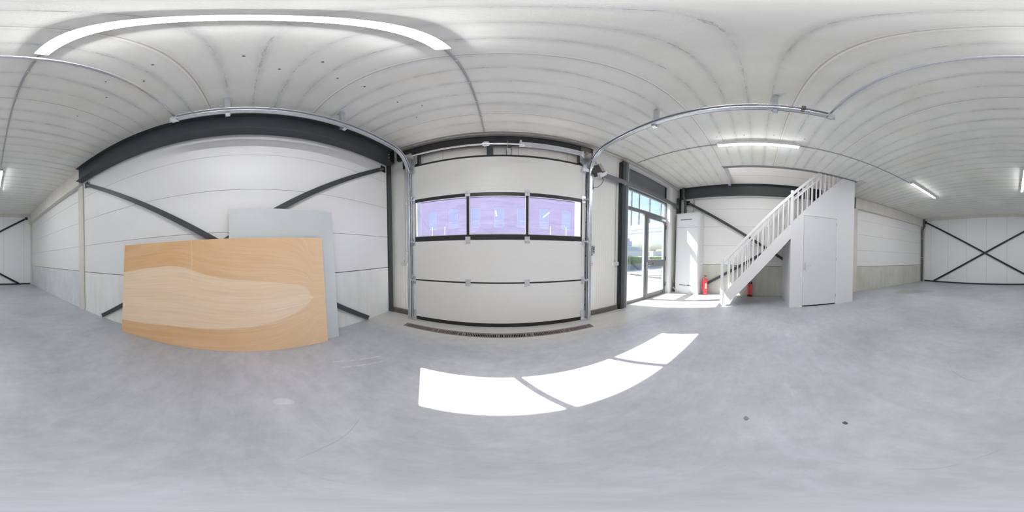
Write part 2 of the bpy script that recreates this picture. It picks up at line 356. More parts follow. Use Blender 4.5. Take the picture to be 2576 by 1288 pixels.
def make_brick():
    m, b = base('purple_red_brick', (0.3, 0.15, 0.15), 0.8); L = m.node_tree.links
    v = mapped(m, (1, 1, 1), (PI / 2, 0, 0)); br = N(m, 'ShaderNodeTexBrick')
    br.inputs['Scale'].default_value = 1.0; br.inputs['Brick Width'].default_value = 0.22; br.inputs['Row Height'].default_value = 0.065
    br.inputs['Mortar Size'].default_value = 0.006; br.inputs['Color1'].default_value = (0.100, 0.050, 0.075, 1)
    br.inputs['Color2'].default_value = (0.135, 0.075, 0.10, 1); br.inputs['Mortar'].default_value = (0.17, 0.14, 0.17, 1)
    L.new(v, br.inputs['Vector']); L.new(br.outputs[0], b.inputs['Base Color']); return m
M['brick'] = make_brick()
def make_pave():
    m, b = base('pale_block_paving', (0.6, 0.57, 0.56), 0.85); L = m.node_tree.links
    v = mapped(m); br = N(m, 'ShaderNodeTexBrick'); br.inputs['Scale'].default_value = 1.0
    br.inputs['Brick Width'].default_value = 0.21; br.inputs['Row Height'].default_value = 0.105; br.inputs['Mortar Size'].default_value = 0.006
    br.inputs['Color1'].default_value = (0.125, 0.115, 0.115, 1); br.inputs['Color2'].default_value = (0.15, 0.14, 0.138, 1); br.inputs['Mortar'].default_value = (0.10, 0.09, 0.09, 1)
    L.new(v, br.inputs['Vector']); L.new(br.outputs[0], b.inputs['Base Color']); return m
M['pave'] = make_pave()
M['paving_shadow'] = concrete('paving_shadow', (0.030, 0.042, 0.062), (0.045, 0.058, 0.08), 0.6, 3.0)  # dark blue grey standing in for a shadow on the paving
M['grass'] = concrete('dry_verge', (0.15, 0.145, 0.11), (0.20, 0.19, 0.15), 0.9, 2.0)
M['hedge'] = concrete('hedge_leaves', (0.12, 0.20, 0.04), (0.26, 0.36, 0.11), 0.8, 6.0)
M['tree'] = concrete('tree_leaves', (0.26, 0.30, 0.18), (0.42, 0.44, 0.30), 0.9, 3.0)
M['far_white'] = painted('far_white_cladding', (0.62, 0.63, 0.66), 0.6, 0.05, 0.5)
M['far_blue'] = painted('far_blue_cladding', (0.30, 0.38, 0.48), 0.6, 0.08, 0.5)
M['ext_jamb'] = painted('pale_jamb', (0.16, 0.17, 0.21), 0.5, 0.02, 1)

# ------------------------------------------------------------------ mesh helpers
class MB:
    def __init__(s): s.v = []; s.f = []; s.mi = []; s.cur = 0
    def add(s, vs_, fs):
        o = len(s.v); s.v += [Vector(p) for p in vs_]
        for f in fs: s.f.append([i + o for i in f]); s.mi.append(s.cur)
        return s
    def box(s, x0, x1, y0, y1, z0, z1):
        x0, x1 = sorted((x0, x1)); y0, y1 = sorted((y0, y1)); z0, z1 = sorted((z0, z1))
        return s.add([(x0, y0, z0), (x1, y0, z0), (x1, y1, z0), (x0, y1, z0), (x0, y0, z1), (x1, y0, z1), (x1, y1, z1), (x0, y1, z1)],
                     [(0, 3, 2, 1), (4, 5, 6, 7), (0, 1, 5, 4), (1, 2, 6, 5), (2, 3, 7, 6), (3, 0, 4, 7)])
    def obox(s, c, ax, ay, az, hx, hy, hz):
        """box about centre c with unit axes and half sizes"""
        c = Vector(c); ax, ay, az = Vector(ax).normalized(), Vector(ay).normalized(), Vector(az).normalized()
        P = [c + ax * (hx * a) + ay * (hy * b_) + az * (hz * d) for d in (-1, 1) for a, b_ in ((-1, -1), (1, -1), (1, 1), (-1, 1))]
        return s.add(P, [(0, 3, 2, 1), (4, 5, 6, 7), (0, 1, 5, 4), (1, 2, 6, 5), (2, 3, 7, 6), (3, 0, 4, 7)])
    def bar(s, a, b_, up, w_, h_):
        """straight bar of section w (across) by h (along up)"""
        a = Vector(a); b_ = Vector(b_); d = (b_ - a); u = Vector(up); u = (u - d * (u.dot(d) / d.length_squared)).normalized()
        return s.obox((a + b_) / 2, d, d.normalized().cross(u), u, d.length / 2, w_ / 2, h_ / 2)
    def prism(s, poly, axis, a, b_):
        """polygon (2D, in the two other axes in order) extruded along axis from a to b"""
        def mk(p, t):
            q = [0, 0, 0]; o = [i for i in range(3) if i != axis]; q[o[0]], q[o[1]] = p; q[axis] = t; return tuple(q)
        n = len(poly); P = [mk(p, a) for p in poly] + [mk(p, b_) for p in poly]
        return s.add(P, [list(range(n))[::-1], list(range(n, 2 * n))] + [(i, (i + 1) % n, n + (i + 1) % n, n + i) for i in range(n)])
    def cyl(s, a, b_, r, n=16, r2=None):
        a = Vector(a); b_ = Vector(b_); d = (b_ - a).normalized(); r2 = r if r2 is None else r2
        u = d.orthogonal().normalized(); w_ = d.cross(u)
        P = [a + (u * math.cos(2 * PI * i / n) + w_ * math.sin(2 * PI * i / n)) * r for i in range(n)]
        P += [b_ + (u * math.cos(2 * PI * i / n) + w_ * math.sin(2 * PI * i / n)) * r2 for i in range(n)]
        return s.add(P, [list(range(n))[::-1], list(range(n, 2 * n))] + [(i, (i + 1) % n, n + (i + 1) % n, n + i) for i in range(n)])
    def tube(s, pts, r, n=10):
        return s.sweep(pts, [(r * math.cos(2 * PI * i / n), r * math.sin(2 * PI * i / n)) for i in range(n)])
    def sweep(s, pts, prof, ref=None, closed=True):
        pts = [Vector(p) for p in pts]; n = len(prof); P = []; prev = None
        for i, p in enumerate(pts):
            d = (pts[min(i + 1, len(pts) - 1)] - pts[max(i - 1, 0)]).normalized()
            if ref is not None: u = Vector(ref)
            elif prev is None: u = d.orthogonal()
            else: u = prev
            u = (u - d * u.dot(d)).normalized(); prev = u; w_ = d.cross(u)
            P += [p + u * a + w_ * b_ for a, b_ in prof]
        F = [(k * n + i, k * n + (i + 1) % n, (k + 1) * n + (i + 1) % n, (k + 1) * n + i) for k in range(len(pts) - 1) for i in range(n if closed else n - 1)]
        if closed: F += [list(range(n))[::-1], [len(P) - n + i for i in range(n)]]
        return s.add(P, F)
    def lathe(s, prof, c, n=24):
        """prof: list of (r, z) about a vertical axis through c"""
        c = Vector(c); P = []
        for r, z in prof: P += [c + Vector((r * math.cos(2 * PI * i / n), r * math.sin(2 * PI * i / n), z)) for i in range(n)]
        F = [(k * n + i, k * n + (i + 1) % n, (k + 1) * n + (i + 1) % n, (k + 1) * n + i) for k in range(len(prof) - 1) for i in range(n)]
        F += [list(range(n))[::-1], [len(P) - n + i for i in range(n)]]
        return s.add(P, F)

def link_mesh(name, mb, mats, origin, parent=None, bevel=0.0, smooth=False):
    me = D.meshes.new(name); o3 = Vector(origin)
    me.from_pydata([tuple(p - o3) for p in mb.v], [], mb.f)
    mats = mats if isinstance(mats, (list, tuple)) else [mats]
    for m_ in mats: me.materials.append(M[m_] if isinstance(m_, str) else m_)
    for p, i in zip(me.polygons, mb.mi): p.material_index = min(i, len(mats) - 1)
    me.update()
    import bmesh as bmm
    b = bmm.new(); b.from_mesh(me); bmm.ops.recalc_face_normals(b, faces=b.faces); b.to_mesh(me); b.free()
    if smooth:
        try: me.shade_smooth()
        except Exception:
            for p in me.polygons: p.use_smooth = True
        try: me.set_sharp_from_angle(angle=math.radians(38))
        except Exception: pass
    ob = D.objects.new(name, me); COL.objects.link(ob)
    if parent is not None: ob.parent = parent
    else: ob.location = o3
    if bevel > 0:
        bv = ob.modifiers.new('bevel', 'BEVEL'); bv.width = bevel; bv.segments = 2; bv.limit_method = 'ANGLE'; bv.angle_limit = math.radians(40)
    return ob
def tag(o, label=None, cat=None, group=None, kind=None):
    if label: o['label'] = label
    if cat: o['category'] = cat
    if group: o['group'] = group
    if kind: o['kind'] = kind
    return o
def thing(name, label, cat, loc, group=None, kind=None):
    o = D.objects.new(name, None); COL.objects.link(o); o.location = loc; o.empty_display_size = 0.1
    o['o3'] = [float(c) for c in loc]
    return tag(o, label, cat, group, kind)
def org(parent):
    p = parent
    while p.parent is not None: p = p.parent
    return Vector(p['o3']) if 'o3' in p.keys() else Vector(p.location)
def part(name, mb, mats, parent, bevel=0.0, smooth=False, label=None):
    o = link_mesh(name, mb, mats, org(parent), parent, bevel, smooth)
    if label: o['label'] = label
    return o
def single(name, mb, mats, label, cat, group=None, kind=None, bevel=0.0, smooth=False, origin=None):
    if origin is None:
        xs = [p.x for p in mb.v]; ys = [p.y for p in mb.v]; zs = [p.z for p in mb.v]
        origin = ((min(xs) + max(xs)) / 2, (min(ys) + max(ys)) / 2, min(zs))
    return tag(link_mesh(name, mb, mats, origin, None, bevel, smooth), label, cat, group, kind)
def struct(name, mb, mats, label=None, bevel=0.0):
    return tag(link_mesh(name, mb, mats, (0, 0, 0), None, bevel), label, None, None, 'structure')
def copy_tree(o, parent=None):
    c = o.copy(); COL.objects.link(c)
    if parent is not None: c.parent = parent
    for ch in [x for x in D.objects if x.parent == o]: copy_tree(ch, c)
    return c
def ibeam(mb, a, b_, h, w_, tf=0.014, tw=0.009, up=(0, 0, 1)):
    """I profile from a to b, a and b at mid height; up = web direction"""
    a = Vector(a); b_ = Vector(b_); u = Vector(up).normalized()
    for sgn in (-1, 1):
        o = u * (sgn * (h / 2 - tf / 2)); mb.bar(a + o, b_ + o, u, w_, tf)
    mb.bar(a, b_, u, tw, h - 2 * tf + 0.001)
    return mb

# ------------------------------------------------------------------ room numbers
XL, XR, YF, YB, H = -2.168, 5.10, 2.684, -8.21, 3.627
XLR = -2.20                       # rear bay of the left wall
SEAMS = [0.87 + 1.2 * k for k in range(-8, 3)]
OX0, OX1, OY0, OY1 = 3.89, XR, -2.66, 0.88          # stair opening in the slab
SLAB = 0.33

# floor with the drain cut out
fb = MB()
DX0, DX1, DY0, DY1 = -1.50, 1.41, 2.165, 2.30
for (x0, x1, y0, y1) in ((-3.2, 6.0, -9.2, DY0), (-3.2, 6.0, DY1, 3.0), (-3.2, DX0, DY0, DY1), (DX1, 6.0, DY0, DY1)):
    fb.box(x0, x1, y0, y1, -0.25, 0.0)
struct('floor', fb, 'floor', 'smooth pale grey concrete floor')
# ceiling planks
cb = MB()
ys_ = [YB - 0.3] + [s for s in SEAMS if YB < s < 2.9] + [YF - 0.02]
def plank(x0, x1, y0, y1):
    c = 0.0025; z0, z1 = H, H + SLAB
    cb.prism([(y0, z0 + c), (y0 + c, z0), (y1 - c, z0), (y1, z0 + c), (y1, z1), (y0, z1)], 0, x0, x1)
for a, b_ in zip(ys_[:-1], ys_[1:]):
    cuts = [a] + [c for c in (OY0, OY1) if a + 0.02 < c < b_ - 0.02] + [b_]
    for p, q in zip(cuts[:-1], cuts[1:]):
        mid = (p + q) / 2
        plank(-3.0, OX0 if OY0 < mid < OY1 else 6.0, p, q)
cb.cur = 1
for hx_, hy_ in ((-0.846, 0.496), (-1.049, 0.284), (-1.045, 1.001), (-1.048, 0.728), (-0.847, -0.913), (-1.052, -1.136), (-1.039, -0.683), (-1.039, -1.66), (-1.032, 1.461), (-0.849, 1.676), (-1.047, 1.897), (2.585, 0.71), (2.581, 0.262), (2.563, -0.21), (2.578, -0.717), (-0.835, -0.472), (-0.849, 0.052)):
    cb.cyl((hx_, hy_, H - 0.0012), (hx_, hy_, H + 0.02), 0.010, 10)
struct('ceiling', cb, ['ceiling', 'slot_dark'], 'grey precast concrete plank ceiling with mortar seams')

# panelled walls
def hpanels(mb, xface, sgn, y0, y1, zs, gap=0.0022, th=0.08):
    """horizontal sandwich panels; face at xface looking toward sgn, joints at zs"""
    for a, b_ in zip(zs[:-1], zs[1:]):
        za, zb = a + gap, b_ - gap; c = 0.003
        poly = [(xface, za + c), (xface - sgn * c, za), (xface - sgn * th, za), (xface - sgn * th, zb), (xface - sgn * c, zb), (xface, zb - c)]
        mb.prism(poly, 1, y0, y1)
ZJ = [0.965, 1.585, 2.200, 2.810, 3.42, H + 0.1]
wl = MB(); hpanels(wl, XL, 1, -3.45, 2.60, ZJ); hpanels(wl, XLR, 1, YB - 0.1, -3.45, ZJ)
wl.cur = 1; wl.box(XL - 0.07, XL - 0.30, -9, 3.0, 0, 7.0)
wl.cur = 2; wl.box(XL - 0.3, XL + 0.004, -3.25, 2.60, 0, 0.955)
wl.cur = 3; wl.box(XL - 0.3, XLR + 0.004, YB, -3.44, 0, 0.955)
struct('wall_left', wl, ['white_panel', 'joint', 'plinth_left', 'plinth_rear'], 'left wall of white horizontal panels over a pale concrete plinth')
ZJR = [0.955, 1.575, 2.185, 2.775, 3.40, 4.02, 4.62, 5.24, 5.86, 6.5]
wr = MB(); hpanels(wr, XR, -1, YB - 0.1, 2.9, ZJR)
wr.cur = 1; wr.box(XR + 0.07, XR + 0.3, -9, 3.0, 0, 7.0)
wr.cur = 2; wr.box(XR - 0.004, XR + 0.3, YB, 2.78, 0, 0.945)
struct('wall_right', wr, ['white_panel', 'joint', 'plinth_right'], 'right wall of white horizontal panels over a raw concrete plinth')
# ribbed vertical panels
def ribbed(mb, axis_y, sgn, x0, x1, z0, z1, joints, pitch=0.052, dep=0.0009):
    xs = []; x = x0
    while x < x1 - 1e-6:
        xs.append(x); x += pitch
    xs.append(x1); pr = []
    for i, x in enumerate(xs[:-1]):
        e = min(x + pitch, x1)
        pr += [(x, axis_y), (x + 0.003, axis_y - sgn * dep), (x + (e - x) * 0.5, axis_y - sgn * dep), (x + (e - x) * 0.5 + 0.003, axis_y)]
    pr += [(x1, axis_y)]
    n = len(pr); P = [(a, b_, z0) for a, b_ in pr] + [(a, b_, z1) for a, b_ in pr]
    mb.add(P, [(i, i + 1, n + i + 1, n + i) for i in range(n - 1)])
    mb.box(x0, x1, axis_y + sgn * dep * 3, axis_y + sgn * 0.12, z0, z1)
    c = mb.cur; mb.cur = 1
    for j in joints: mb.box(j - 0.004, j + 0.004, axis_y - sgn * (dep + 0.0006), axis_y + sgn * 0.02, z0, z1)
    mb.cur = c
wb = MB(); ribbed(wb, YB, -1, XLR, XR, 0.0, H + 0.1, [-1.79, -0.745, 0.305, 1.350, 2.405, 3.46, 4.52])
wb.cur = 1; wb.box(-3, 6, YB - 0.13, YB - 0.35, 0, 7.0)
struct('wall_back', wb, ['back_panel', 'joint'], 'back wall of grey white ribbed vertical panels')
single('concrete_lintel_beam', MB().box(XLR, XR, YB, YB + 0.05, 3.49, H), 'cast', 'shallow pinkish concrete beam along the top of the back wall', 'beam', bevel=0.004)
single('floor_channel', MB().box(XLR + 0.1, 4.92, YB, YB + 0.055, 0, 0.062), 'steel_black', 'black steel channel along the foot of the back wall', 'channel', bevel=0.003)

# front wall, built around the overhead door and the glazed entrance
DW0, DW1, DTOP = -1.60, 1.46, 2.99       # overhead door opening
GX0, GX1, GTOP = 2.62, 4.42, 2.93        # glazed entrance opening
wf = MB()
ribbed(wf, YF, 1, XL - 0.05, DW0 + 0.03, 0.0, 3.50, [-1.78])
ribbed(wf, YF, 1, DW1, 2.42, 0.0, 3.50, [2.27])
ribbed(wf, YF + 0.05, 1, DW0, DW1, DTOP - 0.02, 3.50, [-1.0, 0.285, 1.16])
wf.cur = 0
wf.box(4.56, XR + 0.1, YF, YF + 0.12, 0, 3.6)
wf.box(XL - 0.2, 2.42, YF - 0.005, YF + 0.2, 3.50, H + 0.2)
wf.box(2.42, XR + 0.1, YF - 0.005, YF + 0.2, 3.50, H + 0.2)
# outer skin so that no sky comes through beside the openings
wf.cur = 2
wf.box(-3, DW0, YF + 0.12, YF + 0.32, 0, 7); wf.box(DW1, 2.0, YF + 0.12, YF + 0.32, 0, 4.5); wf.box(2.0, GX0, YF + 0.12, YF + 0.15, 0, 4.5)
wf.box(GX1, 6, YF + 0.12, YF + 0.15, 0, 4.5); wf.box(DW0, DW1, YF + 0.18, YF + 0.32, DTOP, 4.5)
wf.box(GX0, GX1, YF + 0.12, YF + 0.15, GTOP, 4.5)
wf.box(DW0, 6, YF + 0.12, YF + 0.32, 6.2, 7)
wf.box(2.4, 6, YF + 0.12, YF + 0.32, 4.5, 6.2); wf.box(DW0, -0.6, YF + 0.12, YF + 0.32, 4.5, 6.2)
struct('wall_front', wf, ['cream_panel', 'joint', 'ext_jamb'], 'front wall of cream ribbed vertical panels')
# upper storey seen through the stair opening
ub = MB(); ub.box(-3, 6, -9, 3.0, 6.5, 6.7); ub.box(0.8, 0.9, -9, 2.8, H + SLAB, 6.5); ub.box(0.9, 5.2, -6.2, -6.0, H + SLAB, 6.5)
ub.box(0.9, XR, YF + 0.05, YF + 0.12, H + SLAB, 4.5)
struct('trim_4', ub, 'white_panel', 'white upper storey shell above the stair opening')

# trims of the front wall
t = MB(); t.box(-2.10, DW0 - 0.03, YF - 0.055, YF + 0.01, 0, 0.095); struct('baseboard_front', t, 'sill', 'brown grey steel sill left of the overhead door', 0.004)
t = MB(); t.box(DW1 + 0.08, 2.31, YF - 0.055, YF + 0.01, 0, 0.095); struct('baseboard_right', t, 'sill', 'brown grey steel sill between overhead door and entrance', 0.004)
t = MB(); t.box(-1.95, 4.98, YF - 0.06, YF - 0.02, 3.575, 3.62); struct('trim_1', t, 'cast', 'pale mortar edge where ceiling meets front wall', 0.004)
t = MB(); t.box(2.60, GX1 + 0.02, YF - 0.03, YF + 0.10, 3.49, 3.505); t.box(GX1 - 0.02, 4.52, YF - 0.06, YF + 0.13, 0, 3.50)
t.box(2.60, GX1 - 0.021, YF - 0.03, YF + 0.10, 2.935, 2.985); t.box(2.60, 2.66, YF + 0.02, YF + 0.12, 0, 3.5)
struct('trim_2', t, 'white_panel', 'white reveal around the glazed entrance', 0.004)
t = MB(); t.box(4.525, 4.55, YF - 0.02, YF + 0.1, 0, 3.55); struct('trim_3', t, 'steel', 'thin dark strip right of the entrance reveal')
t = MB(); t.box(2.64, 4.42, YF + 0.105, YF + 0.13, 2.95, 3.50); t.cur = 1; t.box(4.33, 4.36, YF + 0.07, YF + 0.11, 2.98, 3.46)
single('blind_panel', t, ['grey_steel', 'steel_black'], 'dark grey blind panel above the glazed entrance', 'panel', bevel=0.002)
# overhead door outer jambs
t = MB(); t.box(DW0 - 0.05, DW0 + 0.003, YF + 0.02, YF + 0.33, 0, DTOP + 0.02); t.box(DW1 - 0.003, DW1 + 0.05, YF + 0.02, YF + 0.33, 0, DTOP + 0.02)
t.box(DW0, DW1, YF + 0.07, YF + 0.33, DTOP - 0.02, DTOP + 0.06)
struct('trim_5', t, 'ext_jamb', 'pale jambs outside the overhead door')

# ------------------------------------------------------------------ concrete beams and pilasters
t = MB(); t.box(XL + 0.005, XL + 0.04, -3.45, -3.25, 0, 3.155)
single('concrete_pilaster', t, 'cast', 'slim precast concrete pilaster on the left wall', 'pilaster', 'concrete pilasters', bevel=0.008)
t = MB(); t.box(4.965, XR - 0.005, -3.50, -3.20, 0, 3.165)
single('concrete_pilaster', t, 'cast', 'precast concrete pilaster half hidden behind the stair closet', 'pilaster', 'concrete pilasters', bevel=0.008)
t = MB(); t.box(XLR + 0.001, -2.05, YB + 0.001, -3.29, 3.16, H - 0.001)
single('concrete_beam', t, 'cast', 'precast concrete beam under the ceiling along the left wall', 'beam', 'concrete beams', bevel=0.008)
t = MB(); t.box(4.965, XR - 0.001, YB + 0.001, -3.40, 3.17, H - 0.012)
single('concrete_beam', t, 'cast', 'precast concrete beam under the ceiling behind the stair closet', 'beam', 'concrete beams', bevel=0.008)
t = MB(); t.box(XLR + 0.006, XLR + 0.06, YB + 0.004, YB + 0.12, 0, 3.16)
single('corner_post', t, 'cast', 'slim concrete post in the left back corner', 'post', 'corner posts', bevel=0.005)
t = MB(); t.box(4.93, XR - 0.006, YB + 0.004, YB + 0.06, 0, 3.17)
single('corner_post', t, 'cast', 'slim concrete post behind the downpipe', 'post', 'corner posts', bevel=0.005)

# ------------------------------------------------------------------ steel frame
def beam_with_plates(x, y0, y1, label, plate_y, s):
    r = thing('steel_beam', label, 'beam', (x, (y0 + y1) / 2, 3.235), 'anthracite roof beams')
    part('i_section', ibeam(MB(), (x, y0, 3.431), (x, y1, 3.431), 0.392, 0.18), 'steel', r, 0.002)
    part('end_plate', MB().box(x - 0.09, x + 0.09, plate_y - 0.008, plate_y + 0.008, 3.24, H - 0.002), 'steel_black', r)
    for z in (3.33, 3.41, 3.50):
        part('bolt', MB().cyl((x + s * 0.004, plate_y - 0.06, z), (x + s * 0.020, plate_y - 0.06, z), 0.012, 6), 'bolt', r)
    return r
beam_with_plates(-2.052, -3.27, 2.60, 'anthracite steel beam over the left wall', 2.60, 1)
beam_with_plates(5.065, -3.30, 2.60, 'anthracite steel beam over the right wall above the stair', 2.60, -1)
def column(x0, x1, y0, y1, z1, label, mat='steel', hsec=True):
    r = thing('steel_column', label, 'column', ((x0 + x1) / 2, (y0 + y1) / 2, 0), 'steel columns of the front wall')
    m_ = MB(); xm = (x0 + x1) / 2
    m_.box(x0, x1, y0, y0 + 0.010, 0, z1); m_.box(x0, x1, y1 - 0.010, y1, 0, z1); m_.box(xm - 0.004, xm + 0.004, y0, y1, 0, z1)
    part('h_section', m_, mat, r, 0.001)
    part('base_plate', MB().box(x0 - 0.01, x1 + 0.01, y0 - 0.01, y1 + 0.01, 0, 0.012), mat, r)
    return r
# left corner column shows its flange
r = thing('steel_column', 'anthracite column in the left front corner', 'column', (-2.12, 2.66, 0), 'steel columns of the front wall')
part('h_section', MB().box(-2.165, -2.055, 2.612, 2.622, 0, 3.24).box(-2.115, -2.105, 2.622, 2.70, 0, 3.24), 'steel', r, 0.001)
part('base_plate', MB().box(-2.166, -2.045, 2.605, 2.69, 0, 0.012), 'sill', r)
# post between panel and entrance
r = thing('steel_column', 'dark post between ribbed panel and glazed entrance', 'column', (2.43, 2.66, 0), 'steel columns of the front wall')
part('h_section', MB().box(2.375, 2.385, 2.60, 2.70, 0, 3.50).box(2.385, 2.475, 2.598, 2.608, 0, 3.50), 'steel', r, 0.001)
part('web_face', MB().box(2.475, 2.545, 2.60, 2.70, 0, 3.50), 'grey_steel', r, 0.002, label='paler grey outer face')
part('side_channel', MB().box(2.335, 2.377, 2.625, 2.70, 0, 3.46), 'steel_black', r, 0.001)
# right corner column
r = thing('steel_column', 'anthracite column in the right front corner above the cabinet', 'column', (4.98, 2.62, 0), 'steel columns of the front wall')
part('h_section', MB().box(4.90, 4.91, 2.575, 2.68, 0, 3.24).box(4.91, 5.06, 2.62, 2.628, 0, 3.24).box(5.05, 5.06, 2.575, 2.68, 0, 3.24), 'steel', r, 0.001)
part('drain_pipe', MB().tube([(4.90, 2.42, 3.60), (4.90, 2.42, 3.30), (4.94, 2.36, 3.05), (4.94, 2.36, 2.62)], 0.045, 14), 'steel', r, 0, True)
# header channel above overhead door with posts
r = thing('door_header_frame', 'dark steel frame behind the door shaft above the overhead door', 'steel frame', (0, 2.65, 2.99))
hm = MB(); hm.box(-1.90, 1.62, 2.612, 2.622, 3.30, 3.50); hm.box(-1.90, 1.62, 2.60, 2.68, 3.495, 3.505); hm.box(-1.90, 1.62, 2.612, 2.68, 3.296, 3.304)
part('header_channel', hm, 'steel_black', r, 0.001)
for x0, x1 in ((-0.225, -0.125), (0.085, 0.165)):
    part('post', MB().box(x0, x1, 2.615, 2.70, 2.97, 3.31), 'steel', r, 0.001)
for x0, x1 in ((-1.50, -1.415), (1.34, 1.43)):
    part('post', MB().box(x0, x1, 2.615, 2.70, 2.97, 3.31), 'steel_black', r, 0.001)
part('mount_plate', MB().box(-1.75, -1.50, 2.590, 2.61, 3.02, 3.50), 'steel_black', r, 0.001)
part('mount_plate', MB().box(1.36, 1.56, 2.590, 2.61, 3.02, 3.48), 'sill', r, 0.001)
# horizontal rail to the right corner
r = thing('steel_rail', 'grey steel channel running from door motor to the corner column', 'rail', (3.2, 2.57, 2.85))
part('channel', MB().box(1.80, 4.86, 2.575, 2.583, 2.845, 2.955).box(1.80, 4.86, 2.583, 2.60, 2.947, 2.955).box(1.80, 4.86, 2.583, 2.60, 2.845, 2.853), 'grey_steel', r, 0.001)
for x in (2.42, 4.80):
    part('bolt', MB().cyl((x, 2.560, 2.83), (x, 2.585, 2.83), 0.013, 6), 'bolt', r)

def brace(p0, p1, nrm, label, group, top=0, w_=0.078, gus=None, bars=None):
    """angle brace whose face lies along nrm (unit, pointing into the room)"""
    p0 = Vector(p0); p1 = Vector(p1); n = Vector(nrm)
    lowp = p0 if p0.z < p1.z else p1
    r = thing('cross_brace', label, 'brace', tuple(lowp), group)
    d = (p1 - p0).normalized(); side = n.cross(d)
    if side.z < 0: side = -side
    m_ = MB(); m_.bar(p0, p1, n, w_, 0.008); m_.bar(p0 + side * (w_ / 2) - n * 0.012, p1 + side * (w_ / 2) - n * 0.012, n, 0.008, 0.024)
    part('angle_bar', m_, bars or 'steel', r, 0.001)
    hi = p0 if p0.z > p1.z else p1; dd = d if hi is p1 else -d
    c = hi + dd * 0.05
    ax = Vector((abs(n.y), abs(n.x), 0))
    g = part('gusset_plate', MB().obox(c - n * 0.012, ax, (0, 0, 1), n, 0.062, 0.075, 0.006), 'steel_black', r, 0.001)
    for k in (0.0, -0.07):
        q = hi + dd * k
        part('bolt', MB().cyl(q - n * 0.002, q + n * 0.024, 0.014, 6), 'bolt', g)
    return r
G1 = 'braces on the left wall'
brace((-2.118, -3.03, 3.07), (-2.118, 1.98, 0.045), (1, 0, 0), 'dark brace falling from the concrete pilaster toward the overhead door, left wall', G1)
brace((-2.135, 2.44, 3.09), (-2.135, -2.60, 0.045), (1, 0, 0), 'dark brace falling from the left front corner toward the pilaster, left wall', G1)
G2 = 'braces on the right wall'
brace((5.02, 2.26, 3.03), (5.02, -2.70, 0.045), (-1, 0, 0), 'dark brace falling from the corner column behind the cabinet and stair', G2)
brace((5.035, -3.0, 3.00), (5.035, 2.05, 0.045), (-1, 0, 0), 'dark brace rising from behind the red extinguisher and passing behind the balusters', G2)
G3 = 'braces on the back wall'
brace((4.80, YB + 0.075, 3.42), (-1.50, YB + 0.075, 0.06), (0, 1, 0), 'black brace falling from beside the downpipe across the back wall', G3, bars='steel_black', w_=0.085)
brace((-1.88, YB + 0.06, 3.41), (4.30, YB + 0.06, 0.06), (0, 1, 0), 'black brace rising from the downpipe side to the left corner, back wall', G3, bars='steel_black', w_=0.085)

# ------------------------------------------------------------------ overhead sectional door
DY = 2.54
d1 = thing('door_1', 'wide cream overhead sectional door with a band of three windows', 'garage door', (-0.04, DY, 0), None, 'structure')
def dpanel(z0, z1):
    m_ = MB(); x0, x1 = -1.475, 1.375; pr = [(DY, z0 + 0.004)]
    nrib = int((z1 - z0) / 0.115); step = (z1 - z0) / nrib
    for k in range(1, nrib):
        z = z0 + k * step; pr += [(DY, z - 0.004), (DY + 0.0012, z), (DY, z + 0.004)]
    pr += [(DY, z1 - 0.004), (DY + 0.005, z1), (DY + 0.045, z1), (DY + 0.045, z0), (DY + 0.005, z0)]
    m_.prism([(a, b_) for a, b_ in pr], 0, x0, x1); return m_
for z0, z1 in ((0.062, 0.757), (0.777, 1.447), (2.238, 2.952)):
    part('door_panel', dpanel(z0, z1), 'cream_panel', d1)
m_ = MB()
for a, b_ in ((1.452, 1.536), (2.180, 2.233)): m_.box(-1.475, 1.375, DY - 0.002, DY + 0.045, a, b_)
for a, b_ in ((-1.475, -1.463), (-0.540, -0.500), (0.392, 0.432), (1.350, 1.375)): m_.box(a, b_, DY, DY + 0.045, 1.536, 2.180)
wfm = part('window_frame', m_, 'frame_black', d1, 0.002)
for a, b_ in ((-1.463, -0.540), (-0.500, 0.392), (0.432, 1.350)):
    part('window_pane', MB().box(a, b_, DY + 0.018, DY + 0.024, 1.536, 2.180), 'acrylic', wfm)
    part('pane_bead', MB().box(a, b_, DY + 0.006, DY + 0.018, 1.536, 1.546).box(a, b_, DY + 0.006, DY + 0.018, 2.170, 2.180).box(a, a + 0.010, DY + 0.006, DY + 0.018, 1.546, 2.170).box(b_ - 0.010, b_, DY + 0.006, DY + 0.018, 1.546, 2.170), 'white', wfm)
part('bottom_seal', MB().box(-1.49, 1.39, DY - 0.012, DY + 0.05, 0.0, 0.060), 'rubber', d1, 0.006)
part('top_seal', MB().box(-1.49, 1.39, DY - 0.008, DY + 0.05, 2.954, 2.985), 'rubber', d1, 0.006)
part('joint_seal', MB().box(-1.475, 1.375, DY - 0.001, DY + 0.04, 0.757, 0.777), 'rubber', d1)
for xa, xb in ((-1.520, -1.470), (1.370, 1.425)):
    for z0, z1 in ((0.062, 0.757), (0.777, 1.447), (1.455, 2.230), (2.238, 2.952)):
        s_ = part('end_stile', MB().box(xa, xb, DY - 0.006, DY + 0.047, z0, z1), 'cream_panel', d1, 0.002)
for x in (-0.520, 0.412):
    for z in (0.767, 1.450, 2.236):
        h_ = MB(); h_.box(x - 0.042, x + 0.042, DY - 0.010, DY - 0.001, z - 0.055, z - 0.006); h_.box(x - 0.042, x + 0.042, DY - 0.010, DY - 0.001, z + 0.006, z + 0.055)
        h_.cyl((x - 0.04, DY - 0.012, z), (x + 0.04, DY - 0.012, z), 0.008, 8)
        hh = part('hinge', h_, 'galv_bright', d1, 0.001)
        for sx_ in (-0.026, 0.026):
            for sz in (-0.035, 0.035): part('screw', MB().cyl((x + sx_, DY - 0.015, z + sz), (x + sx_, DY - 0.009, z + sz), 0.006, 6), 'bolt', hh)
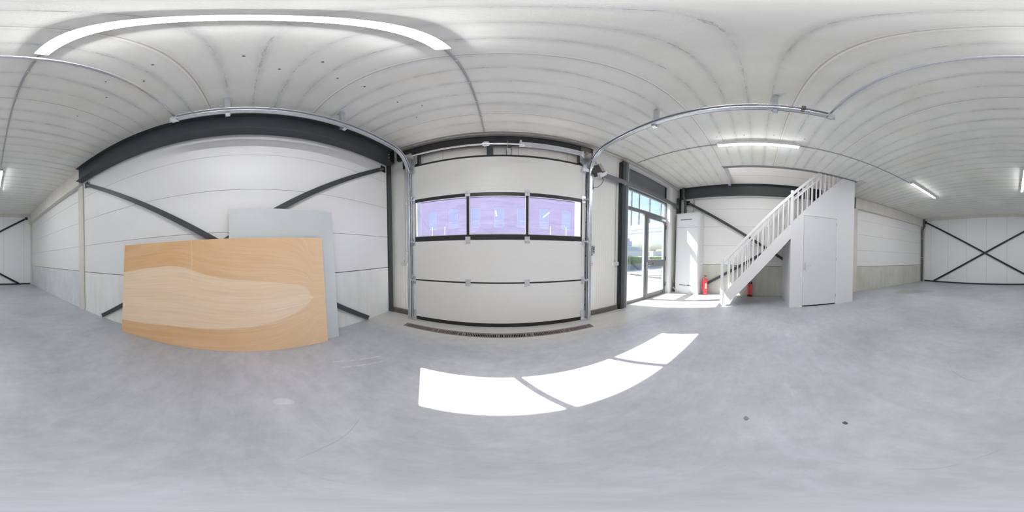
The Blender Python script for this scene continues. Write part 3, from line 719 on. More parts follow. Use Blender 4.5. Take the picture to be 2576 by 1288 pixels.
for x, s_ in ((-1.495, -1), (1.398, 1)):
    for z in (0.767, 1.450, 2.236):
        h_ = MB(); h_.box(x - 0.035, x + 0.035, DY - 0.014, DY - 0.005, z - 0.07, z + 0.06)
        h_.prism([(DY - 0.075, z - 0.012), (DY - 0.01, z - 0.03), (DY - 0.01, z + 0.03)], 0, x - 0.03 + s_ * 0.01, x + 0.03 + s_ * 0.01)
        rh = part('roller_hinge', h_, 'galv_bright', d1, 0.001)
        part('roller', MB().cyl((x, DY - 0.05, z), (x + s_ * 0.085, DY - 0.05, z), 0.007, 8).cyl((x + s_ * 0.055, DY - 0.05, z), (x + s_ * 0.085, DY - 0.05, z), 0.022, 16), 'white', rh, 0, True)
    part('corner_bracket', MB().box(x - 0.04, x + 0.04, DY - 0.022, DY - 0.006, 0.03, 0.19).box(x - 0.05, x + 0.07, DY - 0.065, DY - 0.005, 0.012, 0.03), 'galv_bright', d1, 0.001)
    part('top_roller_carrier', MB().box(x - 0.04, x + 0.04, DY - 0.05, DY - 0.005, 2.86, 2.96), 'galv', d1, 0.002)
for a, b_ in ((-1.598, -1.490), (1.398, 1.545)):
    part('sun_stop_strip', MB().box(a, b_, 2.6035, 2.611, 0.0, 3.0), 'rubber', d1)  # added strip that stops sun leaking past the door edge
part('warning_label', MB().box(1.385, 1.418, DY - 0.0072, DY - 0.0062, 1.03, 1.40), 'paper', d1)

# tracks
def track(x, s_, label):
    r = thing('door_track', label, 'track', (x, 2.49, 0), 'curved tracks of the overhead door')
    yv, zt, rad = 2.49, 3.215, 0.42
    def path(dx=0, off=0.0, z0=0.0, y_end=-0.65):
        pts = [(x + dx, yv - off, z0 + i * 0.4) for i in range(int((zt - rad - z0) / 0.4) + 1)]
        for k in range(0, 15):
            a = k / 14 * PI / 2; pts.append((x + dx, yv - rad + (rad - off) * math.cos(a), zt - rad + (rad - off) * math.sin(a)))
        pts += [(x + dx, y, zt - off) for y in (1.6, 1.2, 0.8, 0.4, 0.0, -0.4, y_end)]
        return pts
    a = 0.028
    prof = [(-a * s_, -0.030), (a * s_, -0.030), (a * s_, -0.024), (-a * s_ + 0.005 * s_, -0.024), (-a * s_ + 0.005 * s_, 0.024), (a * s_, 0.024), (a * s_, 0.030), (-a * s_, 0.030)]
    prof = [(-p, q) for p, q in prof]
    part('roller_rail', MB().sweep(path(), prof, ref=(1, 0, 0)), 'galv', r, 0, False)
    part('rail_lip', MB().tube(path(-s_ * 0.030, 0.030), 0.008, 8), 'galv_bright', r, 0, True)
    part('rail_lip', MB().tube(path(-s_ * 0.030, -0.028), 0.006, 8), 'galv_bright', r, 0, True)
    # vertical angle carrying the rail
    v_ = MB(); v_.box(x + s_ * 0.03, x + s_ * 0.035, 2.47, 2.60, 0.02, 2.84); v_.box(x + s_ * 0.035, x - s_ * 0.045, 2.592, 2.60, 0.02, 2.84)
    va = part('vertical_angle', v_, 'galv', r, 0.001)
    for k in range(9):
        z = 0.25 + k * 0.31
        part('slot', MB().box(x - s_ * 0.030, x - s_ * 0.012, 2.5905, 2.5925, z, z + 0.035), 'slot_dark', va)
    # angle riding on the horizontal run
    part('stiffener', MB().box(x + s_ * 0.034, x + s_ * 0.038, -0.75, 1.75, zt - 0.03, zt + 0.045).box(x + s_ * 0.034, x + s_ * 0.075, -0.75, 1.75, zt + 0.041, zt + 0.045), 'galv', r)
    part('rail_end', MB().box(x - s_ * 0.02, x + s_ * 0.055, -0.72, -0.64, zt - 0.030, zt + 0.025), 'galv_bright', r, 0.002)
    for y in (1.165, -0.12):
        hb = MB(); hb.box(x + s_ * 0.045, x + s_ * 0.050, y - 0.03, y + 0.03, zt - 0.05, H); hb.box(x + s_ * 0.05, x + s_ * 0.09, y - 0.030, y - 0.026, zt - 0.05, H)
        hb.box(x + s_ * 0.035, x + s_ * 0.15, y - 0.022, y + 0.022, H - 0.006, H)
        hg = part('hanger', hb, 'galv', r, 0.001)
        part('clamp', MB().box(x + s_ * 0.0, x + s_ * 0.06, y - 0.022, y + 0.022, zt - 0.070, zt - 0.035), 'galv_bright', hg, 0.002)
    return r
tl = track(-1.565, -1, 'galvanised curved door track left of the overhead door')
tr_ = track(1.500, 1, 'galvanised curved door track right of the overhead door, with buffer spring')
sp = MB(); yb = 0.02
part('buffer_spring', MB().tube([(1.46 + 0.014 * math.cos(k * 0.9), 0.05 - k * 0.0018, 3.215 + 0.014 * math.sin(k * 0.9)) for k in range(290)], 0.0028, 5), 'spring', tr_, 0, True, 'tight coil spring in the track end')
part('spring_stop', MB().box(1.438, 1.50, -0.40, -0.36, 3.180, 3.250), 'sill', tr_, 0.002)
# tie bar joining the track ends
t = MB(); t.box(-1.60, 1.545, -0.690, -0.664, 3.300, 3.303).box(-1.60, 1.545, -0.690, -0.687, 3.272, 3.3).box(-1.60, 1.545, -0.667, -0.664, 3.272, 3.3)
single('track_tie_bar', t, 'galv_bright', 'thin galvanised bar joining the rear ends of both door tracks overhead', 'bar')

# shaft, spring, drums
r = thing('torsion_shaft', 'steel counterbalance shaft with drums and a long white coil spring above the overhead door', 'door shaft', (0, 2.42, 3.16))
SY, SZ = 2.42, 3.155
part('shaft_tube', MB().cyl((-1.56, SY, SZ), (1.46, SY, SZ), 0.0165, 16), 'galv_bright', r, 0, True)
cp = part('coupling', MB().cyl((-0.245, SY, SZ), (-0.235, SY, SZ), 0.052, 20).cyl((-0.225, SY, SZ), (-0.215, SY, SZ), 0.052, 20).cyl((-0.275, SY, SZ), (-0.165, SY, SZ), 0.028, 16), 'galv_bright', r, 0, True)
for k in range(3):
    a = k * 2.1 + 0.4
    part('bolt', MB().cyl((-0.265, SY + 0.038 * math.cos(a), SZ + 0.038 * math.sin(a)), (-0.175, SY + 0.038 * math.cos(a), SZ + 0.038 * math.sin(a)), 0.006, 6), 'bolt', cp)
coil = []
turns = 78; x0, x1 = 0.345, 1.265
for k in range(turns * 12 + 1):
    a = k / 12 * 2 * PI; coil.append((x0 + (x1 - x0) * k / (turns * 12), SY + 0.042 * math.cos(a), SZ + 0.042 * math.sin(a)))
part('torsion_spring', MB().tube(coil, 0.0061, 6), 'spring', r, 0, True)
part('spring_plug', MB().cyl((0.265, SY, SZ), (0.345, SY, SZ), 0.048, 20).box(0.27, 0.30, SY - 0.06, SY + 0.02, SZ - 0.02, SZ + 0.058), 'galv_bright', r, 0.002, True)
part('spring_plug', MB().cyl((1.262, SY, SZ), (1.300, SY, SZ), 0.052, 20).prism([(SY - 0.03, SZ - 0.12), (SY + 0.05, SZ - 0.06), (SY + 0.05, SZ + 0.05), (SY - 0.04, SZ + 0.05)], 0, 1.295, 1.305), 'galv_bright', r, 0.001)
cbk = part('centre_bracket', MB().box(0.090, 0.094, SY - 0.035, 2.60, SZ - 0.03, SZ + 0.055), 'galv', r, 0.001)
part('bearing_plate', MB().prism([(0.098, SZ - 0.145), (0.146, SZ - 0.145), (0.152, SZ - 0.125), (0.152, SZ + 0.02), (0.094, SZ + 0.02), (0.094, SZ - 0.125)], 1, 2.590, 2.596), 'galv_bright', cbk, 0.001)
for x, s_ in ((-1.50, -1), (1.405, 1)):
    part('cable_drum', MB().cyl((x - s_ * 0.045, SY, SZ), (x - s_ * 0.037, SY, SZ), 0.066, 24).cyl((x - s_ * 0.04, SY, SZ), (x + s_ * 0.045, SY, SZ), 0.056, 24).cyl((x + s_ * 0.04, SY, SZ), (x + s_ * 0.048, SY, SZ), 0.063, 24), 'zinc_brown', r, 0, True)
    bx_ = x + s_ * 0.062
    xi = bx_ - s_ * 0.155
    ep = part('end_bearing_plate', MB().prism([(SY - 0.06, SZ + 0.05), (2.60, SZ + 0.05), (2.60, 2.80), (2.545, 2.80), (2.50, 2.98), (SY - 0.06, SZ - 0.06)], 0, bx_ - 0.002, bx_ + 0.002).prism([(bx_, SZ + 0.06), (xi, SZ + 0.06), (xi, SZ - 0.13), (xi + s_ * 0.045, SZ - 0.15), (xi + s_ * 0.045, 2.84), (bx_, 2.84)], 1, 2.535, 2.540), 'galv', r, 0.001)
    for hx_, hz_ in ((0.02, 0.02), (0.02, -0.09), (0.07, -0.17), (0.10, -0.05), (0.11, -0.26)):
        part('plate_hole', MB().cyl((xi + s_ * hx_, 2.533, SZ + hz_), (xi + s_ * hx_, 2.536, SZ + hz_), 0.006, 8), 'slot_dark', ep)
    part('bottom_bracket', MB().box(xi + s_ * 0.03, bx_, 2.47, 2.535, 2.80, 2.875), 'galv_bright', ep, 0.004)
    part('bearing', MB().cyl((bx_ - 0.008, SY, SZ), (bx_ + 0.008, SY, SZ), 0.03, 18), 'galv_bright', ep, 0, True)
    part('lift_cable', MB().tube([(x, SY + 0.056, SZ), (x + s_ * 0.005, 2.505, 0.10)], 0.0018, 6), 'galv_bright', r)

# motor
r = thing('door_motor', 'dark boxed door motor hanging askew beside the right track', 'door motor', (1.66, 2.45, 2.75))
ax = Vector((0.10, -0.42, -0.90)).normalized(); ay = Vector((0.85, -0.50, 0.30)); ay = (ay - ax * ay.dot(ax)).normalized(); az = ax.cross(ay)
c0 = Vector((1.600, 2.450, 2.865))
part('housing', MB().obox(c0, ax, ay, az, 0.115, 0.075, 0.055), 'dark_plastic', r, 0.008)
part('gearbox', MB().obox(c0 + ay * 0.105 - ax * 0.035, ax, ay, az, 0.12, 0.030, 0.045), 'zinc_brown', r, 0.006)
part('mounting_rail', MB().obox(c0 + ay * 0.07 - ax * 0.19, ax, ay, az, 0.12, 0.014, 0.02), 'galv', r, 0.002)
part('connector_cap', MB().obox(c0 + ax * 0.135 + ay * 0.02, ax, ay, az, 0.030, 0.045, 0.05), 'pvc_pale', r, 0.006)
part('support_bracket', MB().obox(c0 + ax * 0.145 + ay * 0.085, ax + ay * 0.5, ay - ax * 0.5, az, 0.008, 0.080, 0.045), 'white', r, 0.002)
part('power_cable', MB().tube([c0 + ax * 0.10 + ay * 0.05, (1.69, 2.36, 2.64), (1.67, 2.40, 2.56), (1.63, 2.46, 2.51), (1.56, 2.50, 2.495)], 0.0055, 8), 'cable', r, 0, True)
t = MB(); t.prism([(2.50, 2.47), (2.54, 2.47), (2.545, 2.62), (2.535, 2.72), (2.515, 2.64)], 0, 1.555, 1.58)
single('blue_plug', t, 'blue', 'small blue plug beside the right door track', 'plug', bevel=0.004)

# control box and pull cord
r = thing('control_box', 'small grey three button control box on the ribbed wall', 'control box', (1.66, YF, 1.24))
part('housing', MB().box(1.610, 1.640, YF - 0.07, YF, 1.245, 1.385), 'dark_plastic', r, 0.004)
fp = part('front_plate', MB().box(1.640, 1.705, YF - 0.065, YF, 1.240, 1.395), 'pvc_grey', r, 0.006)
for z in (1.285, 1.318, 1.350):
    part('button', MB().cyl((1.672, YF - 0.065, z), (1.672, YF - 0.073, z), 0.011, 14), 'black_plastic', fp, 0, True)
part('cable_gland', MB().cyl((1.655, YF - 0.035, 1.20), (1.655, YF - 0.035, 1.245), 0.011, 10), 'black_plastic', r, 0, True)
single('release_cord', MB().tube([(1.56, 2.60, 1.075), (1.60, 2.60, 1.07), (1.635, 2.60, 1.060), (1.640, 2.60, 1.035), (1.62, 2.60, 1.018), (1.575, 2.60, 1.03)], 0.005, 8), 'red_cord', 'short loop of red cord hanging by the right track', 'cord', smooth=True)

# conduits and sockets on the front wall
def conduit(pts, label, group, clips=(), r0=0.0085, mat='pvc_grey', nrm=(0, -1, 0)):
    base_p = min(pts, key=lambda p: p[2])
    r = thing('conduit', label, 'conduit', base_p, group)
    part('tube', MB().tube(pts, r0, 10), mat, r, 0, True)
    for c in clips:
        part('clip', MB().obox(c, (1, 0, 0), (0, 1, 0), (0, 0, 1), 0.012, 0.012, 0.012), 'pvc_pale', r, 0.002)
    return r
GC = 'grey electric conduits'
conduit([(-1.745, YF - 0.014, 3.50), (-1.745, YF - 0.014, 1.10)], 'thin vertical conduit left of the overhead door', GC, [(-1.745, YF - 0.014, z) for z in (1.25, 1.75, 2.25, 2.75)])
conduit([(2.255, YF - 0.014, 2.845), (2.255, YF - 0.014, 1.10)], 'thin vertical conduit between overhead door and entrance', GC, [(2.255, YF - 0.014, z) for z in (1.25, 1.75, 2.25, 2.7)])
def socket(x, label):
    r = thing('socket_box', label, 'socket', (x, YF, 0.99), 'surface socket boxes')
    part('housing', MB().box(x - 0.075, x + 0.075, YF - 0.045, YF, 0.99, 1.07), 'white', r, 0.006)
    for dx in (-0.037, 0.037):
        part('flap', MB().box(x + dx - 0.032, x + dx + 0.032, YF - 0.055, YF - 0.045, 0.997, 1.063), 'pvc_pale', r, 0.003)
    part('gland', MB().cyl((x, YF - 0.016, 1.07), (x, YF - 0.016, 1.115), 0.016, 12), 'pvc_grey', r, 0, True)
    return r
socket(-1.785, 'double socket box left of the overhead door')
socket(2.255, 'double socket box between overhead door and entrance')
conduit([(-1.93, YF - 0.085, 3.40), (-1.90, YF - 0.085, 3.55), (-1.85, YF - 0.085, 3.575), (4.72, YF - 0.085, 3.575)], 'long conduit along the top of the front wall', GC, [(x, YF - 0.085, 3.585) for x in [-1.7 + 0.42 * k for k in range(16)]], 0.011)
conduit([(5.045, 2.11, 3.20), (5.045, 2.11, 2.60)], 'short conduit dropping to the white meter cabinet', GC, [(5.05, 2.11, 2.70)], 0.013)
conduit([(5.065, 2.08, 2.62), (5.065, 2.08, 3.13), (5.065, 2.04, 3.165), (5.065, -3.1, 3.165)], 'long conduit under the right steel beam', GC, [(5.07, 1.55 - 0.45 * k, 3.165) for k in range(10)], 0.009, 'pvc_pale')
# ceiling conduits
def ceil_conduit(pts, label, clips):
    return conduit(pts, label, 'ceiling conduits to the lights', clips, 0.0095)
CZ = H - 0.012
ceil_conduit([(-0.25, 0.74, CZ), (-0.262, 2.60, CZ)], 'ceiling conduit from the nearest light to the front wall', [(-0.253, y, CZ) for y in (0.95, 1.35, 1.75, 2.15, 2.5)])
ceil_conduit([(-0.255, -0.70, CZ), (-0.275, -3.72, CZ)], 'ceiling conduit between nearest light and rear left light', [(-0.262, y, CZ) for y in (-1.0, -1.5, -2.0, -2.5, -3.0, -3.5)])
ceil_conduit([(2.83, 0.76, CZ), (2.80, 2.58, CZ)], 'ceiling conduit from the light by the stair to the front wall', [(2.82, y, CZ) for y in (1.0, 1.5, 2.0, 2.4)])
ceil_conduit([(2.83, -0.72, CZ), (2.80, -3.72, CZ)], 'ceiling conduit from the light by the stair to the rear right light', [(2.82, y, CZ) for y in (-1.0, -1.5, -2.0, -2.5, -3.0, -3.5)])

# ------------------------------------------------------------------ lights
GL = 'linear ceiling lights'
lt = thing('ceiling_light', 'long linear ceiling light overhead, nearest the camera', 'ceiling light', (-0.25, 0.02, H - 0.075), GL)
bz = H
hx = 0.038
part('housing', MB().prism([(-0.25 - hx, H), (-0.25 - hx, H - 0.071), (-0.25 + hx, H - 0.071), (-0.25 + hx, H)], 1, -0.70, 0.74), 'white', lt, 0.003)
part('diffuser', MB().prism([(-0.25 - hx + 0.002, H - 0.0712), (-0.25 - hx + 0.009, H - 0.078), (-0.25 + hx - 0.009, H - 0.078), (-0.25 + hx - 0.002, H - 0.0712)], 1, -0.69, 0.73), 'tube', lt)
for y in (-0.70, 0.728):
    part('end_cap', MB().prism([(-0.25 - hx, H - 0.038), (-0.25 - hx, H - 0.073), (-0.25 - hx + 0.008, H - 0.080), (-0.25 + hx - 0.008, H - 0.080), (-0.25 + hx, H - 0.073), (-0.25 + hx, H - 0.038)], 1, y, y + 0.012), 'white', lt)
for loc, lab in (((2.80, 0.03, H - 0.075), 'linear ceiling light between overhead door track and stair opening'),
                 ((2.70, -4.42, H - 0.075), 'linear ceiling light over the rear right floor beyond the closet'),
                 ((-0.29, -4.45, H - 0.075), 'linear ceiling light over the rear left floor')):
    c = copy_tree(lt); c.location = loc; c['label'] = lab

# ------------------------------------------------------------------ glazed entrance
GY = 2.80
w1 = thing('window_1', 'grey framed side light and transom beside the glass door', 'window', (3.5, GY, 0), None, 'structure')
fr_ = MB(); f0, f1 = GY - 0.035, GY + 0.035
fr_.box(2.645, 2.70, f0, f1, 0, 2.8745); fr_.box(4.37, 4.43, f0, f1, 0, 2.8745); fr_.box(2.645, 4.43, f0, f1, 2.875, 2.935)
fr_.box(2.7005, 4.3695, f0, f1, 2.345, 2.415); fr_.box(3.345, 3.405, f0, f1, 0, 2.3445); fr_.box(2.7005, 3.3445, f0, f1, 0, 0.07)
part('window_frame', fr_, 'frame_grey', w1, 0.003)
part('glass_pane', MB().box(2.70, 3.345, GY - 0.004, GY + 0.004, 0.07, 2.345), 'clear_glass', w1)
part('glass_pane', MB().box(2.70, 4.37, GY - 0.004, GY + 0.004, 2.415, 2.875), 'clear_glass', w1)
part('glazing_bead', MB().box(2.70, 4.37, GY - 0.03, GY - 0.004, 2.415, 2.427).box(2.70, 4.37, GY - 0.03, GY - 0.004, 2.863, 2.875).box(2.70, 3.345, GY - 0.03, GY - 0.004, 0.07, 0.082).box(2.70, 2.712, GY - 0.03, GY - 0.004, 0.07, 2.345).box(3.333, 3.345, GY - 0.03, GY - 0.004, 0.07, 2.345), 'pvc_grey', w1)
d2 = thing('door_2', 'grey framed glass entrance door', 'door', (3.89, GY, 0), None, 'structure')
df = MB(); g0, g1 = GY - 0.045, GY + 0.025; a, b_ = 3.410, 4.365
df.box(a, a + 0.085, g0, g1, 0.01, 2.34); df.box(b_ - 0.085, b_, g0, g1, 0.01, 2.34); df.box(a + 0.0855, b_ - 0.0855, g0, g1, 0.01, 0.13); df.box(a + 0.0855, b_ - 0.0855, g0, g1, 2.25, 2.34); df.box(a + 0.0855, b_ - 0.0855, g0, g1, 0.885, 1.075)
part('door_leaf_frame', df, 'frame_grey', d2, 0.003)
part('glass_pane', MB().box(a + 0.085, b_ - 0.085, GY - 0.012, GY - 0.004, 0.13, 0.885), 'clear_glass', d2)
part('glass_pane', MB().box(a + 0.085, b_ - 0.085, GY - 0.012, GY - 0.004, 1.075, 2.25), 'clear_glass', d2)
bead = MB()
for z0, z1 in ((0.13, 0.885), (1.075, 2.25)):
    bead.box(a + 0.085, b_ - 0.085, g0 + 0.004, GY - 0.012, z0, z0 + 0.012).box(a + 0.085, b_ - 0.085, g0 + 0.004, GY - 0.012, z1 - 0.012, z1).box(a + 0.085, a + 0.097, g0 + 0.004, GY - 0.012, z0, z1).box(b_ - 0.097, b_ - 0.085, g0 + 0.004, GY - 0.012, z0, z1)
part('glazing_bead', bead, 'pvc_grey', d2)
lb = part('letter_slot', MB().box(3.66, 4.00, g0 - 0.006, g0, 0.945, 1.015), 'frame_grey', d2, 0.002)
part('slot_opening', MB().box(3.695, 3.735, g0 - 0.0085, g0 - 0.005, 0.955, 1.005), 'black_plastic', lb)
hd = part('handle_plate', MB().box(3.428, 3.460, g0 - 0.010, g0, 0.78, 1.02), 'galv_bright', d2, 0.002)
part('lever', MB().tube([(3.444, g0 - 0.01, 0.93), (3.444, g0 - 0.055, 0.93), (3.455, g0 - 0.06, 0.93), (3.52, g0 - 0.06, 0.93)], 0.009, 10), 'galv_bright', hd, 0, True)
part('cylinder', MB().cyl((3.444, g0 - 0.02, 0.82), (3.444, g0, 0.82), 0.014, 12), 'galv_bright', hd)
for z in (0.30, 1.12, 2.10):
    part('door_hinge', MB().cyl((b_ + 0.006, g0 - 0.010, z - 0.06), (b_ + 0.006, g0 - 0.010, z + 0.06), 0.013, 12), 'frame_black', d2, 0, True)
part('kick_seal', MB().box(a, b_, g0 + 0.004, g1, 0, 0.010), 'rubber', d2)
dc = part('door_closer', MB().box(4.06, 4.30, g0 - 0.050, g0, 2.262, 2.320), 'galv_bright', d2, 0.004)
part('closer_arm', MB().tube([(4.10, g0 - 0.03, 2.325), (4.28, 2.60, 2.330), (4.42, 2.62, 2.335)], 0.008, 8), 'white', dc, 0, True)

# ------------------------------------------------------------------ meter cabinet
r = thing('meter_cabinet', 'tall white meter cabinet with slotted vents in the right front corner', 'cabinet', (4.86, 2.14, 0))
CX, C0, C1 = 4.655, 1.745, 2.545
body = MB(); body.box(CX + 0.02, XR - 0.01, C0, C1, 0.0, 2.585); body.box(CX, XR - 0.01, C0 - 0.006, C1 + 0.006, 2.572, 2.592)
part('body', body, 'white', r, 0.003)
def vent(parent, z, y0, n, w_=0.040):
    for k in range(n):
        y = y0 + k * w_
        part('vent_slot', MB().box(CX - 0.004, CX - 0.0005, y + 0.004, y + w_ - 0.006, z - 0.016, z + 0.016), 'slot_dark', parent)
tp = part('upper_panel', MB().box(CX, CX + 0.02, C0 + 0.03, C1 - 0.03, 2.125, 2.565), 'door_white', r, 0.003); vent(tp, 2.370, 1.985, 9, 0.044)
dr = part('door', MB().box(CX, CX + 0.02, C0 + 0.03, C1 - 0.03, 0.06, 2.117), 'door_white', r, 0.003); vent(dr, 0.275, 1.985, 9, 0.044)
part('lock', MB().cyl((CX - 0.006, C1 - 0.075, 1.02), (CX, C1 - 0.075, 1.02), 0.012, 14), 'galv', dr, 0, True)
part('plinth', MB().box(CX + 0.03, XR - 0.02, C0 + 0.02, C1 - 0.02, 0, 0.05), 'slot_dark', r)
part('side_catch', MB().box(4.80, 4.86, C0 - 0.004, C0 + 0.001, 1.045, 1.060), 'galv', r)
# loose cables between cabinet and reveal
rnd = random.Random(5); tb = thing('cable_bundle', 'tangle of loose cables left of the meter cabinet', 'cables', (4.74, 2.60, 0))
for k in range(7):
    p = Vector((4.72 + rnd.uniform(-0.05, 0.05), 2.60 + rnd.uniform(-0.02, 0.02), 0.01)); pts = [p.copy()]
    hmax = rnd.uniform(0.18, 0.50)
    for j in range(9):
        f = j / 8; pts.append(Vector((4.72 + 0.055 * math.sin(j * 1.7 + k), 2.598 + 0.03 * math.cos(j * 1.3 + k * 2), 0.012 + hmax * math.sin(f * PI * 0.95))))
    part('cable', MB().tube(pts, 0.0055, 7), ['cable', 'zinc_brown', 'pvc_grey'][k % 3], tb, 0, True)
part('cable', MB().tube([(4.64, 2.60, 0.16), (4.72, 2.56, 0.07), (4.80, 2.52, 0.012)], 0.013, 8), 'white', tb, 0, True)

# ------------------------------------------------------------------ extinguishers
r = thing('fire_extinguisher', 'large red fire extinguisher with paper label standing beside the white cabinet', 'fire extinguisher', (4.85, 1.575, 0))
part('cylinder', MB().lathe([(0.060, 0.0), (0.076, 0.012), (0.078, 0.05), (0.078, 0.43), (0.070, 0.475), (0.045, 0.505), (0.022, 0.515), (0.022, 0.54)], (4.85, 1.575, 0), 28), 'red', r, 0, True)
part('valve', MB().cyl((4.85, 1.575, 0.54), (4.85, 1.575, 0.575), 0.018, 14).obox((4.85, 1.56, 0.60), (0, 1, 0.35), (1, 0, 0), (0, -0.35, 1), 0.050, 0.010, 0.006).obox((4.85, 1.555, 0.585), (0, 1, 0), (1, 0, 0), (0, 0, 1), 0.045, 0.010, 0.004), 'black_plastic', r, 0.002)
part('hose', MB().tube([(4.85, 1.60, 0.555), (4.84, 1.66, 0.53), (4.83, 1.672, 0.42), (4.83, 1.664, 0.25), (4.83, 1.660, 0.16)], 0.011, 10), 'red', r, 0, True)
lab_ = MB(); n = 8
for k in range(n):
    a0 = PI + 0.35 + k * 0.09; a1 = a0 + 0.09
    P = [(4.85 + 0.0795 * math.cos(q), 1.575 + 0.0795 * math.sin(q), z) for q, z in ((a0, 0.20), (a1, 0.20), (a1, 0.37), (a0, 0.37))]
    lab_.add(P, [(0, 1, 2, 3)])
part('paper_label', lab_, 'paper', r)
part('pressure_gauge', MB().cyl((4.83, 1.565, 0.555), (4.805, 1.555, 0.555), 0.016, 14), 'bolt', r, 0, True)
se = thing('small_extinguisher', 'slim red cylinder with black cap beside the wall, nearer the entrance of the pair', 'extinguisher', (4.99, 0.235, 0), 'slim red cylinders under the stair')
def slim(c, root):
    x, y = c
    part('cylinder', MB().lathe([(0.036, 0.03), (0.0375, 0.04), (0.0375, 0.36), (0.032, 0.385), (0.02, 0.395)], (x, y, 0), 20), 'red', root, 0, True)
    part('foot', MB().lathe([(0.040, 0.0), (0.041, 0.035), (0.038, 0.045)], (x, y, 0), 20), 'black_plastic', root, 0, True)
    part('cap', MB().lathe([(0.026, 0.393), (0.030, 0.41), (0.034, 0.43), (0.028, 0.455), (0.012, 0.462)], (x, y, 0), 20).box(x - 0.045, x - 0.02, y - 0.012, y + 0.012, 0.425, 0.445), 'black_plastic', root, 0, True)
slim((4.99, 0.235), se)
c = copy_tree(se); c.location = (4.99, 0.150, 0); c['label'] = 'slim red cylinder with black cap, farther from the entrance of the pair'

# ------------------------------------------------------------------ staircase
SX0, SX1 = 3.856, 4.86
K = 1.107
def zt_up(y): return 0.408 + K * (0.707 - y)
def zt_lo(y): return K * (0.735 - y)
st = thing('staircase', 'steep white closed-string staircase rising through the ceiling opening', 'staircase', (4.36, 0.6, 0))
ytop = -2.20
yk = 0.735
for xa, xb in ((SX0, SX0 + 0.038), (SX1 - 0.038, SX1)):
    poly = [(0.735, 0.0), (0.81, 0.0), (0.81, zt_up(0.75) - 0.0), (0.75, zt_up(0.75)), (-0.80, zt_up(-0.80)), (ytop, zt_up(ytop)), (ytop, zt_lo(ytop)), ]
    part('stringer', MB().prism(poly, 0, xa, xb), 'stair_white', st, 0.003)
rise = (H + SLAB) / 19
for k in range(1, 19):
    z = k * rise; y = 0.865 - (z - rise) / K
    part('tread', MB().box(SX0 + 0.03, SX1 - 0.03, y - 0.22, min(y + 0.01, 0.79), z - 0.038, z), 'stair_white', st, 0.004)
    part('riser', MB().box(SX0 + 0.032, SX1 - 0.032, y - 0.218, y - 0.206, z, z + rise - 0.038), 'stair_white', st)
def newel(x, y, z0, z1):
    part('newel_post', MB().box(x - 0.033, x + 0.033, y - 0.033, y + 0.033, z0, z1), 'stair_white', st, 0.005)
newel(SX0 + 0.022, 0.828, 0.0, 1.165); newel(SX1 - 0.022, 0.828, 0.0, 1.165)
newel(SX0 + 0.022, -0.815, 2.05, 2.965)
def zrail(y): return 1.150 + 1.088 * (0.80 - y)          # top of handrail
for x, ya, yb_ in ((SX0 + 0.020, 0.80, -0.785), (SX0 + 0.020, -0.845, -1.90), (SX1 - 0.020, 0.80, -2.1)):
    m_ = MB(); hh_ = 0.10
    m_.prism([(ya, zrail(ya)), (yb_, zrail(yb_)), (yb_, zrail(yb_) - hh_), (ya, zrail(ya) - hh_)], 0, x - 0.022, x + 0.022)
    part('handrail', m_, 'stair_white', st, 0.006)
for x, lo_y in ((SX0 + 0.020, -2.05), (SX1 - 0.020, -2.10)):
    k = 0; y = 0.690
    while y > lo_y:
        if not (x < 4.2 and abs(y + 0.815) < 0.05):
            top = min(zrail(y) - 0.08, 4.75)
            part('baluster', MB().box(x - 0.014, x + 0.014, y - 0.014, y + 0.014, zt_up(y) - 0.01, top), 'stair_white', st)
        y -= 0.118
# second low rail of the upper flight
m_ = MB(); ya, yb_ = -0.84, -1.55
m_.prism([(ya, zrail(ya) - 0.22), (yb_, zrail(yb_) - 0.22), (yb_, zrail(yb_) - 0.275), (ya, zrail(ya) - 0.275)], 0, SX0 + 0.005, SX0 + 0.035)
part('lower_rail', m_, 'stair_white', st, 0.003)

# closet under the stair
cl = thing('under_stair_closet', 'white closet boxed in below the upper stair, with a flush door', 'closet', (4.46, -1.69, 0))
CXF = 3.852
fp_ = MB(); ya, yb_ = -0.802, -2.585
DYa, DYb, DZ = -1.075, -2.075, 2.355          # door opening incl. frame
fp_.prism([(ya, 0), (DYa, 0), (DYa, zt_up(DYa)), (ya, zt_up(ya))], 0, CXF - 0.004, CXF + 0.045)
fp_.prism([(DYb, 0), (yb_, 0), (yb_, H - 0.02), (-2.19, H - 0.02), (DYb, zt_up(DYb))], 0, CXF - 0.004, CXF + 0.045)
fp_.prism([(DYa, DZ), (DYb, DZ), (DYb, zt_up(DYb)), (DYa, zt_up(DYa))], 0, CXF - 0.004, CXF + 0.045)
part('front_panel', fp_, 'white', cl)
part('side_panel', MB().box(CXF + 0.045, XR - 0.012, ya - 0.045, ya, 0, 1.66), 'white', cl)
part('rear_panel', MB().box(CXF + 0.045, XR - 0.15, yb_, yb_ + 0.045, 0, H - 0.02), 'white', cl)
fr2 = MB(); fr2.box(CXF - 0.012, CXF + 0.05, DYa - 0.045, DYa, 0, DZ - 0.0405); fr2.box(CXF - 0.012, CXF + 0.05, DYb, DYb + 0.045, 0, DZ - 0.0405); fr2.box(CXF - 0.012, CXF + 0.05, DYb, DYa, DZ - 0.04, DZ)
part('door_frame', fr2, 'stair_white', cl, 0.003)
dl_ = part('door', MB().box(CXF - 0.004, CXF + 0.036, DYb + 0.048, DYa - 0.050, 0.035, DZ - 0.044), 'door_white', cl, 0.002)
hp = part('handle_plate', MB().box(CXF - 0.012, CXF - 0.004, -1.190, -1.155, 0.94, 1.13), 'galv_bright', dl_, 0.002)
